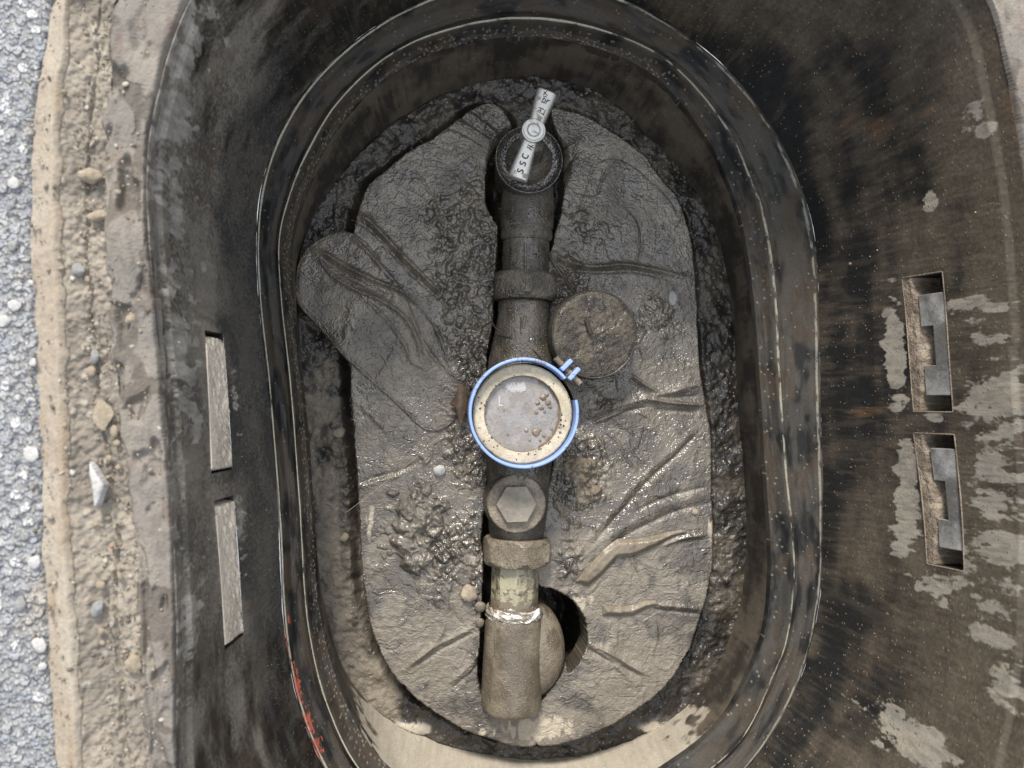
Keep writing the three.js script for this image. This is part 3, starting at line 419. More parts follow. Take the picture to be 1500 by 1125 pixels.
{
  const pale = spots([[590, 1066, 50, 14, 1.0], [960, 1060, 50, 14, 0.9]], Y.c0), brown = spots([[485, 900, 60, 190, 1.3], [470, 600, 50, 90, 0.9], [475, 720, 40, 90, 0.9], [540, 1010, 60, 70, 1.2], [700, 130, 140, 24, 0.4]], Y.c0), dark = spots([[508, 700, 14, 180, 1.1], [520, 860, 12, 80, 1.0], [500, 620, 14, 60, 0.8]], Y.c0);
  const edgeP = [outL, outR].map((o) => polyTools(spline(xz(o, Y.panel), 3)));
  const trench = (x, z) => { let d = 9; for (const e of edgeP) d = Math.min(d, e.near(x, z)[0]); return 0.010 * ss(0.011, 0.002, d + 0.004 * (fbm(x * 120, z * 120, 209, 3) - 0.5)); };
  const floorY = (x, z) => {
    const d = Math.hypot(x - hole.c.x, z - hole.c.z), a = fbm(x * 70, z * 70, 201, 5), w = worley(x * 190, z * 190, 203), g = fbm(x * 500, z * 500, 205, 2), m = blob(pale, x, z);
    const rough = 1 - 0.75 * ss(0.3, 0.8, m), v = at(715, 278, -0.24), d2 = Math.hypot(x - v.x, (z - v.z) * 0.6);
    return Y.c0 + 0.003 + rough * (0.0075 * (a - 0.45) + 0.0016 * (1 - w[0]) * w[2] + 0.0016 * (g - 0.5) + 0.002 * (ridge(x * 130, z * 130, 207, 3) - 0.5)) - 0.07 * ss(hole.r + 0.004, hole.r - 0.012, d) - 0.014 * ss(0.016, 0.006, d2) + 0.003 * ss(0.3, 0.9, m) - trench(x, z);
  };
  const poly = C0.map(([x, z]) => { const cx = spX, cz = clamp(z, zA, zB), k = 1.012; return [cx + (x - cx) * k, cz + (z - cz) * k]; });
  const P = [Math.min(...poly.map((p) => p[0])), Math.min(...poly.map((p) => p[1]))], W = Math.max(...poly.map((p) => p[0])) - P[0], H = Math.max(...poly.map((p) => p[1])) - P[1];
  const look = (u, v) => {
    const x = P[0] + u * W, z = P[1] + v * H, a = fbm(x * 60, z * 60, 211, 5), b = fbm(x * 240, z * 240, 213, 3), g = vn(x * 1500, z * 1500, 215), w = worley(x * 330, z * 330, 217), n = fbm(x * 90, z * 90, 219, 4);
    let c = mix3([0.021, 0.0185, 0.0155], [0.056, 0.047, 0.036], ss(0.35, 0.65, a)); const br = ss(0.36, 0.6, blob(brown, x, z) * 0.7 + (n - 0.5) * 0.6) * (1 - 0.75 * ss(0.4, 0.6, blob(dark, x, z) * 0.7 + (n - 0.5) * 0.5)); c = mix3(c, mix3([0.135, 0.115, 0.088], [0.185, 0.158, 0.122], b), br * 0.9);
    const m = ss(0.42, 0.58, blob(pale, x, z) * 0.7 + (n - 0.5) * 0.55); c = mix3(c, mix3(K.cream, [0.38, 0.33, 0.26], b), m); c = mul3(c, 0.75 + 0.3 * b + 0.2 * g); const pb = w[2] > 0.93 ? 1 - ss(0.15, 0.35, w[0]) : 0; c = mix3(c, [0.30, 0.25, 0.19], pb * 0.7);
    return [...c, clamp(mix(mix(0.30, 0.52, a), 0.85, Math.max(m, br * 0.7)) + (g - 0.5) * 0.2), clamp(0.25 + 0.3 * b * (1 - m * 0.7) + 0.2 * g + 0.3 * pb + 0.15 * (1 - w[0]) * (1 - m))];
  };
  struct('mud_floor', sheet(poly, 0.0013, floorY, Y.c0 - 0.004, 0.002, (x, z) => [(x - P[0]) / W, (z - P[1]) / H]), baked(1024, 1536, 0.0018, look), 'dark gritty wet mud floor around the insulation panels');
}
const gooPx = [[690, 400, 60, 130, 1.2], [650, 330, 40, 50, 0.8], [700, 500, 40, 90, 1], [690, 660, 40, 70, 1], [830, 420, 40, 60, 1.1], [850, 340, 60, 60, 0.6], [960, 460, 50, 50, 0.7], [850, 690, 45, 60, 1.2], [835, 800, 20, 70, 0.8], [650, 800, 60, 70, 0.8], [700, 850, 16, 90, 0.9], [880, 590, 40, 30, 0.7]];
const goos = spots(gooPx, Y.panel);
const drys = spots([[620, 960, 120, 110, 1.25], [590, 690, 80, 75, 0.6], [900, 870, 160, 90, 1.15], [930, 990, 110, 90, 1.3], [990, 720, 60, 120, 0.35], [870, 700, 60, 70, 0.8], [560, 790, 40, 50, 0.9], [780, 1060, 90, 40, 1.5], [690, 760, 50, 130, 0.6], [850, 880, 40, 30, 1.3], [860, 800, 60, 40, 1.1]], Y.panel);
const creamsAndGlare = spots([[790, 1066, 55, 20, 1.3], [850, 882, 22, 16, 1.0], [712, 1072, 20, 10, 0.8], [545, 770, 12, 34, 0.8], [1040, 775, 10, 26, 0.9]], Y.panel);  // cream stains; lit board end and right-edge sun glare are painted in
const foldsL = strokes([
  [[[525, 312], [545, 328], [600, 385], [663, 445]], 4, 2.6], [[[518, 322], [542, 336], [596, 394], [655, 448]], 3, -1.6], [[[514, 316], [542, 322]], 3, 1.2],
  [[[662, 176], [690, 190], [716, 207]], 4, 2.2], [[[684, 164], [708, 182], [732, 200]], 4, 2.0], [[[654, 186], [684, 200], [708, 214]], 3, -1.8], [[[674, 170], [700, 188], [725, 204]], 3, -1.8], [[[640, 200], [668, 194], [706, 216]], 5, 1.4],
  [[[595, 262], [606, 259], [618, 262], [629, 281], [640, 287], [660, 283], [687, 267]], 1.8, -1.2], [[[596, 264], [600, 275], [616, 284], [627, 294]], 1.6, -1.0], [[[632, 350], [634, 372], [632, 380]], 1.6, -1], [[[626, 300], [636, 312], [626, 324], [636, 332]], 2, -1],
  [[[700, 290], [690, 318], [716, 350], [726, 380]], 6, 1.6], [[[712, 330], [726, 350], [722, 400]], 4, 1.4],
  [[[525, 708], [550, 700], [585, 690], [615, 675]], 4, -1.4], [[[522, 714], [552, 706], [590, 695]], 4, 1.2], [[[560, 640], [580, 680], [578, 700]], 2, 0.5],
  [[[588, 984], [620, 958], [646, 930], [652, 908]], 4, 1.5], [[[600, 972], [640, 945], [700, 916]], 4, 1.7], [[[604, 978], [650, 950], [704, 922]], 2.5, -1.1], [[[655, 1002], [680, 982], [706, 950]], 4, 1.5], [[[660, 1010], [690, 985], [706, 962]], 2.5, -1.0], [[[552, 940], [566, 952], [582, 950], [592, 938]], 2, -0.8],
  [[[640, 860], [655, 880], [652, 900]], 4, 1.2], [[[665, 850], [660, 880], [668, 905], [678, 915]], 3, -1.0], [[[530, 790], [532, 830], [538, 870], [546, 905]], 2.2, 1.0], [[[640, 832], [672, 856], [700, 872]], 2.5, -1.2], [[[630, 660], [650, 640], [690, 660]], 3, 0.8],
], Y.panel);
const foldsR = strokes([
  [[[803, 366], [828, 383], [868, 391], [912, 388], [960, 396], [1012, 409]], 4, 3.2], [[[806, 374], [836, 394], [880, 398], [930, 397], [985, 410]], 3.5, -1.8], [[[802, 371], [818, 392], [840, 424]], 3.5, 3], [[[812, 378], [828, 398], [848, 422]], 2.5, -1.5],
  [[[916, 306], [934, 322], [941, 350], [937, 378]], 3, -1.5], [[[912, 304], [929, 322], [934, 348]], 4, 1.3], [[[953, 310], [963, 336], [961, 362]], 3, -1], [[[880, 234], [898, 230], [917, 235], [950, 260], [984, 296], [1000, 330]], 2, -1.4], [[[905, 228], [893, 244], [882, 264], [873, 284], [840, 280]], 2.4, -1.2],
  [[[800, 230], [835, 215], [858, 200]], 6, 2], [[[812, 250], [828, 245], [850, 212]], 4, -1.6], [[[890, 215], [870, 245], [848, 300]], 3, -0.8],
  [[[858, 608], [900, 596], [945, 584], [985, 574], [1026, 562]], 8, 2.8], [[[948, 585], [985, 590], [1030, 594]], 3.4, 3.2], [[[955, 580], [990, 582], [1025, 580]], 5, -1.6], [[[868, 620], [895, 608], [918, 600]], 3.6, 2.8], [[[860, 616], [905, 604], [950, 596]], 3, -2], [[[960, 600], [1000, 602], [1028, 602]], 3.5, -1.8],
  [[[924, 549], [942, 562], [962, 574]], 2.6, 3], [[[920, 553], [938, 567], [956, 578]], 2, -1.6],
  [[[1022, 622], [985, 660], [944, 696], [902, 744], [862, 790], [826, 838]], 6, 0.9], [[[1026, 630], [990, 668], [950, 704], [908, 752], [868, 798]], 4, -1.5], [[[944, 694], [950, 702], [958, 708]], 2.5, 1.4],
  [[[1042, 722], [990, 736], [935, 760], [884, 792], [830, 832]], 10, 1.1], [[[1042, 736], [994, 748], [940, 772], [890, 802]], 5, -1.5], [[[1040, 712], [985, 726], [930, 748]], 4, -1.2],
  [[[1036, 783], [1000, 788], [968, 800]], 4, 2.2], [[[1030, 892], [990, 888], [960, 886]], 4, 1.8], [[[1030, 900], [990, 896], [962, 894]], 3, -1.2], [[[862, 942], [895, 957], [920, 972], [948, 988]], 4.5, 3], [[[858, 950], [890, 966], [938, 990]], 3.5, -1.8], [[[862, 944], [905, 976], [925, 1000]], 3, 1.2],
  [[[886, 632], [905, 648], [915, 668], [932, 692]], 2, 1.2], [[[878, 630], [884, 655], [892, 680], [893, 705]], 2, 1.1], [[[918, 640], [926, 662], [946, 678]], 2, 0.9], [[[928, 720], [934, 748]], 1.8, 0.9], [[[926, 818], [940, 850], [946, 876]], 2, 1.2], [[[960, 905], [962, 935], [955, 965], [975, 980], [996, 960]], 2.4, 0.9],
  [[[836, 786], [842, 812]], 1.8, 1], [[[870, 768], [872, 792]], 1.8, 1], [[[820, 806], [822, 826]], 1.8, 1],
], Y.panel);
function panelFine(x, z) {                                     // millimetre relief of the muddy film, 0..1
  const X = x * 1000, Z = z * 1000, goo = blob(goos, x, z), n = fbm(X / 8, Z / 8, 221, 3), q = X + 2.5 * (n - 0.5) * 6, r = Z + 2.5 * (fbm(X / 8, Z / 8, 223, 3) - 0.5) * 6;
  const leather = ridge(q / 3.2, r / 2.5, 225, 3), lines = fbm(q / 16, r / 1.7, 227, 3), lump = 1 - worley(q / 4.2, r / 4.2, 229)[0], lump2 = 1 - worley(q / 1.9, r / 1.7, 230)[0], g = vn(X / 0.7, Z / 0.7, 231), low = ss(0.03, 0.12, z + 0.02 * (n - 0.5) * 4), gm = ss(0.25, 0.8, goo + (n - 0.5) * 0.5);
  return [clamp(mix(mix(leather * 0.30 + 0.16 * lump2 + 0.12 * fbm(q / 2.4, r / 2.4, 232, 3), lines * 0.34 + leather * 0.10 + 0.05 * lump2, low), 0.55 * lump + 0.18 * leather + 0.15 * lump2, gm) + 0.12 * g), gm, low];
}
const valveC = at(776, 240, Y.panel);
const panelY = (folds) => (x, z, d) => {
  const goo = blob(goos, x, z), n = fbm(x * 45, z * 45, 233, 4), gm = ss(0.25, 0.8, goo + (fbm(x * 125, z * 125, 221, 3) - 0.5) * 0.5), w = worley(x * 210 + n * 2, z * 210, 235), w2 = worley(x * 95, z * 95 + n * 2, 237);
  const vd = Math.hypot(x - valveC.x, z - valveC.z); const wx = x + 0.01 * (fbm(x * 30, z * 30, 259, 3) - 0.5), wz = z + 0.01 * (fbm(x * 30, z * 30, 260, 3) - 0.5), cr = ss(0.80, 0.97, ridge(wx * 26 + wz * 9, wz * 26 - wx * 16, 262, 2)) * ss(0.45, 0.62, fbm(x * 16, z * 16, 264, 2)), cr2 = ss(0.84, 0.98, ridge(wx * 60, wz * 26 + wx * 30, 266, 2)) * ss(0.42, 0.6, fbm(x * 24 + 5, z * 24, 268, 2));
  return Y.panel + 0.0013 * cr + 0.0008 * cr2 - 0.011 * ss(0.036, 0.025, vd) + 0.0035 * (fbm(x * 26, z * 26, 239, 3) - 0.5) + 0.0012 * (n - 0.5) + folds(x, z) + gm * (0.0030 * (1 - ss(0.1, 0.8, w[0])) * w[2] + 0.0036 * (1 - ss(0.15, 0.8, w2[0])) * (w2[2] - 0.3) + 0.0034 * (fbm(x * 160, z * 160, 241, 3) - 0.5)) + 0.0008 * (fbm(x * 320, z * 320, 243, 2) - 0.5);
};
function panelLook(x, z) {
  const X = x * 1000, Z = z * 1000, [h, gm] = panelFine(x, z), n = fbm(X / 14, Z / 14, 245, 5), n2 = fbm(X / 3, Z / 3, 247, 3), g = vn(X / 0.6, Z / 0.6, 249), g2 = vn(X / 1.3, Z / 1.3, 251);
  const dry = ss(0.36, 0.62, blob(drys, x, z) * 0.62 + (n - 0.5) * 0.75 + (n2 - 0.5) * 0.2), cr = ss(0.42, 0.6, blob(creamsAndGlare, x, z) * 0.68 + (fbm(X / 3, Z / 9, 253, 3) - 0.5) * 0.7);
  let c = mix3([0.054, 0.046, 0.036], [0.106, 0.091, 0.070], ss(0.3, 0.7, n)); c = mix3(c, mix3([0.112, 0.096, 0.073], [0.172, 0.150, 0.118], n2), dry * 0.85); c = mix3(c, [0.36, 0.315, 0.24], cr * 0.75);
  c = mix3(c, [0.048, 0.042, 0.034], ss(0.4, 0.66, gm * 0.55 + (fbm(X / 9, Z / 9, 257, 4) - 0.5) * 0.9) * 0.7 * (1 - dry * 0.7)); c = mul3(c, 0.80 + 0.22 * g + 0.18 * g2); const w = worley(X / 4.2, Z / 4.2, 255), pb = w[2] > 0.955 ? 1 - ss(0.06, 0.17, w[0]) : 0; c = mix3(c, [0.34, 0.28, 0.20], pb * 0.8);
  return [...c, clamp(mix(mix(mix(0.52, 0.26, ss(0.40, 0.58, fbm(X / 22 + 4, Z / 26, 258, 4) + 0.06)), 0.22, gm * 0.8), 0.62, dry) + 0.12 * (n2 - 0.5) + (g - 0.5) * 0.18 + cr * 0.15), clamp(h * 0.85 + pb * 0.25)];
}
M.panel = baked(1152, 2048, 0.0027, (u, v) => panelLook(OX + u * WX, OZ + v * WZ), { ior: 1.66 });
const wavy = (P, k) => P.map(([x, z], i) => [x + 0.0011 * (fbm(x * 110, z * 110, k, 3) - 0.5) * 2, z + 0.0011 * (fbm(x * 110, z * 110, k + 1, 3) - 0.5) * 2]);
const panelAt = (a, b) => { const p = at(a, b, Y.panel); return [p.x, Y.panel - 0.028, p.z]; };
const panelL = thing('insulation_panel', 'mud coated film wrapped insulation panel filling the left half of the box floor', 'insulation panel', panelAt(610, 620));
const panelR = thing('insulation_panel', 'mud coated film wrapped insulation panel on the right with creased film and a round hole', 'insulation panel', panelAt(930, 620));
const yL = panelY(foldsL), yR = panelY(foldsR);
under('wrapped_board', sheet(wavy(spline(xz(outL, Y.panel), 5), 261), 0.0008, yL, Y.c0 - 0.002, 0.0018, wuv), M.panel, panelL);
under('wrapped_board', sheet(wavy(spline(xz(outR, Y.panel), 5), 263), 0.0008, yR, Y.c0 - 0.002, 0.0018, wuv), M.panel, panelR);
// torn film flap folded over the left panel's edge
{
  const out = [[516, 340], [500, 338], [480, 341], [454, 356], [436, 380], [430, 416], [433, 442], [449, 462], [469, 484], [507, 527], [539, 556], [587, 599], [608, 620], [624, 631], [642, 632], [658, 624], [670, 612], [684, 590], [690, 574], [684, 545], [672, 520], [650, 490], [622, 458], [592, 424], [562, 386], [540, 358]];
  const f = strokes([[[[460, 365], [478, 372], [510, 392], [548, 410], [590, 428], [640, 470], [668, 520]], 4, 3.0], [[[462, 370], [485, 402], [520, 424], [562, 442], [594, 466], [612, 500], [618, 530]], 3.5, 2.6], [[[470, 376], [500, 398], [540, 420], [580, 440]], 5, -2.0], [[[510, 342], [535, 365], [588, 424], [630, 466], [668, 560]], 3.5, 1.9], [[[525, 430], [560, 462], [590, 500], [604, 530], [618, 538]], 3, 1.6], [[[506, 512], [530, 510], [560, 506], [580, 518]], 3, -0.8], [[[640, 580], [655, 595], [670, 600]], 2.5, 1], [[[590, 428], [620, 500], [660, 555]], 3, -1.6]], Y.panel + 0.004);
  const { near, inside } = polyTools(xz(outL, Y.panel));
  const base = (x, z) => { const d = near(x, z)[0] * (inside(x, z) ? 1 : -1), t = yL(x, z, 1); return mix(Y.panel - 0.004 + 0.002 * fbm(x * 70, z * 70, 271, 3), Math.max(t, Y.panel - 0.001), ss(-0.03, 0.012, d)); };
  const g = sheet(spline(xz(out, Y.panel + 0.004), 5), 0.0008, (x, z, d) => base(x, z) + 0.0018 + 0.0006 * ss(0.0015, 0.004, d) + f(x, z) + 0.0016 * (fbm(x * 60, z * 60, 273, 3) - 0.5), (x, z) => base(x, z) - 0.0006, 0.0012, wuv);
  solo('film_flap', g, M.panel, 'muddy rounded flap of loose film folded out over the left panel edge', 'plastic film');
}
// stiff tape tabs standing off the right panel
M.tape = mudTile([0.105, 0.086, 0.06], [0.155, 0.13, 0.096], { s: 283, bump: 0.0006, rough: [0.4, 0.62], grit: 0.25, speck: 0.004 });
function tab(out, lift, label) {
  const y = Y.panel + 0.004, P = xz(out, y), { near } = polyTools(P), n = [0, 0]; P.forEach((p) => { n[0] += p[0] / P.length; n[1] += p[1] / P.length; });
  const g = sheet(P, 0.0008, (x, z, d) => yR(x, z, 1) + lift * ss(0, 0.004, d) + 0.0012 + 0.0006 * fbm(x * 90, z * 60, 281, 3), (x, z) => yR(x, z, 1) + 0.0009, 0.0008, wuv); void near;
  const m = under('tape_tab', boxUV(g), M.tape, panelR); m.userData.label = label;
}
tab([[843, 853], [862, 860], [884, 842], [905, 819], [932, 815], [962, 801], [990, 786], [1010, 780], [1000, 776], [964, 784], [934, 790], [906, 790], [884, 806], [862, 830]], 0.0030, 'long stiff strip of muddy tape lifting off the panel');
tab([[883, 886], [884, 903], [904, 904], [928, 903], [945, 894], [966, 886], [962, 880], [946, 881], [926, 888], [904, 890]], 0.0026, 'short bent strip of muddy tape above the round hole');

// mud heaped on a panel: lumps [x, z, radius, height] flowing into one another
function heap(L, outline, ground, k, grit) {
  const hgt = (x, z) => { let e = 0; for (const [a, b, r, h] of L) { const q = Math.hypot(x - a + 0.009 * (fbm(x * 150, z * 150, k + 2, 3) - 0.5), (z - b) * 1.05 + 0.009 * (fbm(x * 150, z * 150, k + 3, 3) - 0.5)) / r; const d = q < 1.15 ? h * Math.sqrt(Math.max(0, 1 - q * q * 0.85)) : 0; if (d > 0) e += Math.exp(d * 800) - 1; } return Math.log(1 + e) / 800; };
  return sheet(spline(xz(outline, Y.panel), 8), 0.00075, (x, z, d) => ground(x, z, 1) - 0.0012 + Math.min(hgt(x, z), d * 1.4) + (0.0016 + 0.003 * grit) * (fbm(x * 230, z * 230, k, 4) - 0.45) * ss(0, 0.004, d) - 0.0016 * ss(0.78, 0.95, ridge(x * 90, z * 90, k + 5, 2)) * ss(0, 0.004, d), (x, z) => ground(x, z, 1) - 0.003, 0.0008, (x, z) => [x / 0.1, z / 0.1]);
}
// mud thrown on the left panel
{
  const y = Y.panel, L = [[597, 748, 15, 9], [590, 768, 13, 9], [602, 776, 14, 8], [622, 752, 14, 8], [640, 760, 11, 6], [610, 732, 11, 7], [596, 800, 15, 7], [618, 796, 13, 7], [604, 826, 14, 8], [620, 822, 12, 7], [588, 812, 10, 5], [638, 780, 10, 6], [578, 722, 9, 5], [632, 735, 12, 5], [648, 742, 10, 3.5], [646, 770, 10, 3.5], [622, 714, 10, 3.5], [612, 762, 22, 6], [598, 790, 22, 5.5], [612, 815, 20, 5.5], [574, 742, 12, 2.5], [566, 772, 12, 2.2], [570, 806, 12, 2.2], [556, 800, 8, 2]].map(([a, b, r, h]) => { const p = at(a, b, y); return [p.x, p.z, mm(r, y), h / 1000]; });
  solo('mud_clump', heap(L, [[540, 720], [560, 706], [585, 705], [625, 700], [655, 720], [668, 750], [662, 785], [645, 815], [632, 845], [606, 846], [584, 832], [556, 822], [550, 790], [552, 760]], yL, 291, 0.3), M.lump, 'glossy lump of wet brown mud splashed on the lower left panel', 'mud');
  const C = 'mud clods on the right panel', P = (l) => l.map(([a, b, r, h]) => { const p = at(a, b, y); return [p.x, p.z, mm(r, y), h / 1000]; });
  solo('mud_clod', heap(P([[842, 682, 18, 5], [856, 690, 16, 6], [848, 700, 16, 5], [866, 680, 10, 4], [838, 696, 10, 4], [872, 694, 8, 3]]), [[818, 670], [840, 658], [868, 662], [884, 684], [876, 706], [850, 718], [826, 708], [816, 690]], yR, 295, 0.9), M.pipeDry, 'rough mud clod on the right panel just right of the blue ring', 'mud', C);
  solo('mud_clod', heap(P([[858, 718, 13, 4], [868, 724, 12, 5], [854, 728, 10, 4]]), [[838, 714], [856, 704], [880, 712], [884, 728], [866, 740], [844, 736]], yR, 297, 0.9), M.pipeDry, 'smaller mud clod below the rough one, right of the hex plug', 'mud', C);
  solo('mud_clod', heap(P([[820, 742, 9, 3], [826, 750, 8, 3]]), [[808, 736], [822, 730], [838, 742], [834, 758], [818, 760]], yR, 299, 0.9), M.pipeDry, 'tiny mud clod close beside the right side of the hex plug', 'mud', C);
}
function stone(name, px, py, r, y, s, mat, label, group, o = {}) { const p = at(px, py, y), R = mm(r, y), g = boxUV(rock(R, s, 3, o.rough ?? 0.4, o.sx ?? 1, o.sy ?? 0.6, o.sz ?? 1), 0.05); const m = mesh(name, g, mat); m.position.copy(p); m.position.y += R * (o.sy ?? 0.6) * 0.25; m.rotation.y = o.turn ?? 0; tag(m, label, 'stone', group); return m; }
const SF = 'stones lying in the box';
stone('stone_chip', 688, 868, 13, Y.panel + 0.002, 14, M.pebbleTan, 'pale yellow stone chip beside the nipple on the left panel', SF, { rough: 0.8 });
stone('stone_chip', 644, 688, 9, Y.panel + 0.001, 15, M.pebbleWhite, 'small whitish stone chip on the left panel left of the meter', SF, { rough: 0.8 });
stone('stone_chip', 497, 634, 9, Y.c0 + 0.004, 16, M.pebbleTan, 'triangular tan stone chip in the mud left of the panel', SF, { rough: 0.9 });
stone('stone_chip', 505, 787, 7, Y.c0 + 0.005, 17, M.pebbleTan, 'small pale chip in the mud beside the left panel, below the triangular one', SF);
stone('stone_chip', 1018, 750, 5, Y.panel + 0.001, 18, M.pebbleTan, 'small tan chip near the right edge of the right panel', SF);
stone('stone_chip', 703, 888, 9, Y.panel, 19, M.pipeDry, 'muddy round pebble tucked against the nipple below the yellow chip', SF, { rough: 0.2 });
stone('stone_chip', 703, 912, 7, Y.panel, 20, M.pipeDry, 'muddy pebble wedged at the left of the coupling', SF, { rough: 0.2 });
stone('stone_chip', 985, 437, 7, Y.panel, 21, M.pebbleGrey, 'flat grey chip stuck on the right panel right of the open lid', SF, { sz: 1.6, sy: 0.25 });
{
  const leaf = spline([[673, 562], [667, 580], [659, 592], [666, 597], [671, 612], [675, 626], [682, 606], [686, 590], [684, 572], [680, 566]], 4), P = leaf.map(([a, b]) => { const p = at(a, b, -0.206); return [p.x, p.z]; });
  const g = sheet(P, 0.0007, (x, z, d) => -0.2065 + 0.0022 * Math.sin(x * 300) + 0.0012 * d * 100 * 0.3, (x, z) => -0.2072 + 0.0022 * Math.sin(x * 300), 0.0004, (x, z) => [x / 0.04, z / 0.04]);
  solo('dead_leaf', g, mudTile([0.045, 0.028, 0.018], [0.10, 0.066, 0.045], { s: 301, bump: 0.0003, n: 256, rough: [0.5, 0.8] }), 'dry brown leaf caught at the left edge of the meter', 'leaf');
  const tube = (pts, r, n = 40) => new THREE.TubeGeometry(new THREE.CatmullRomCurve3(pts.map(([a, b, y]) => at(a, b, y))), n, r, 6);
  const straw = new THREE.MeshStandardMaterial({ color: new THREE.Color().setRGB(0.26, 0.22, 0.145), roughness: 0.7 });
  solo('straw', tube([[508, 750, -0.2115], [545, 722, -0.2095], [580, 694, -0.209], [612, 668, -0.2095]], 0.00022), straw, 'thin pale straw lying across the left edge of the left panel', 'straw', null);
  solo('straw', tube([[622, 658, -0.2095], [634, 648, -0.208], [641, 642, -0.2085]], 0.0003), straw, 'very short pale straw on the left panel below the film flap', 'straw', null);
  const cord = M.lidEdge;
  solo('cord', boxUV(tube([[803, 370, -0.206], [815, 392, -0.207], [838, 424, -0.208], [850, 440, -0.209]], 0.0011)), cord, 'thin dark cord running from the pipe under the open lid', 'cord');
}

// ---------------------------------------------------------------- the pipe run, lying along the box: everything on one axis
const A0 = at(773, 290, Y.axis), A1 = at(750, 985, Y.axis), axDir = A1.clone().sub(A0).normalize(), axLen = A0.distanceTo(A1);
const axAt = (py) => { let lo = -0.3, hi = 1.3; for (let i = 0; i < 40; i++) { const m = (lo + hi) / 2; if (pix(A0.clone().addScaledVector(axDir, m * axLen))[1] < py) lo = m; else hi = m; } return lo * axLen; };
const axQ = new THREE.Quaternion().setFromUnitVectors(new THREE.Vector3(0, 1, 0), axDir);
const axPt = (py) => A0.clone().addScaledVector(axDir, axAt(py)), R = (px) => mm(px, Y.axis) * 1.0;
// a body of revolution on the axis: [[row in the photograph, radius in its pixels], ...]
function turned(prof, seg = 72) { const g = lathe(prof.map(([py, r]) => [R(r), axAt(py)]), seg); g.applyQuaternion(axQ); g.translate(A0.x, A0.y, A0.z); return g; }
function prism(py0, py1, flat, n, cham, turn = 0) {            // n-sided nut on the axis with turned chamfers
  const a0 = axAt(py0), a1 = axAt(py1), a = R(flat), N = 120, rows = [[0, 0], [0, 1], [0.03, 1], [0.1, 1], [0.2, 1], [0.5, 1], [0.8, 1], [0.9, 1], [0.97, 1], [1, 1], [1, 0]];
  const g = loft(N + 1, rows.length, (i, j) => { const th = i / N * Math.PI * 2, seg = Math.PI * 2 / n, t = ((th + turn) % seg + seg) % seg - seg / 2, hex = a / Math.cos(t) - 0.0004 * ss(seg * 0.42, seg * 0.5, Math.abs(t)), [e, on] = rows[j]; const end = Math.min(e, 1 - e) * (a1 - a0), r = on ? Math.min(hex, a * 0.97 + end * cham) : 0.0001; return new THREE.Vector3(Math.sin(th) * r, mix(a0, a1, e), Math.cos(th) * r); }, () => [0, 0]);
  const b = g.toNonIndexed(); b.computeVertexNormals(); b.applyQuaternion(axQ); b.translate(A0.x, A0.y, A0.z); return b;
}
const gritty = (g, k, amp = 0.0006) => deep(g, (v) => { const n = fbm(v.x * 260 + v.y * 200, v.z * 260 - v.y * 130, k, 3) - 0.5; v.y += amp * n * 2; v.x += amp * n; });
const onAxis = (py) => { const p = axPt(py); return [p.x, p.y, p.z]; };

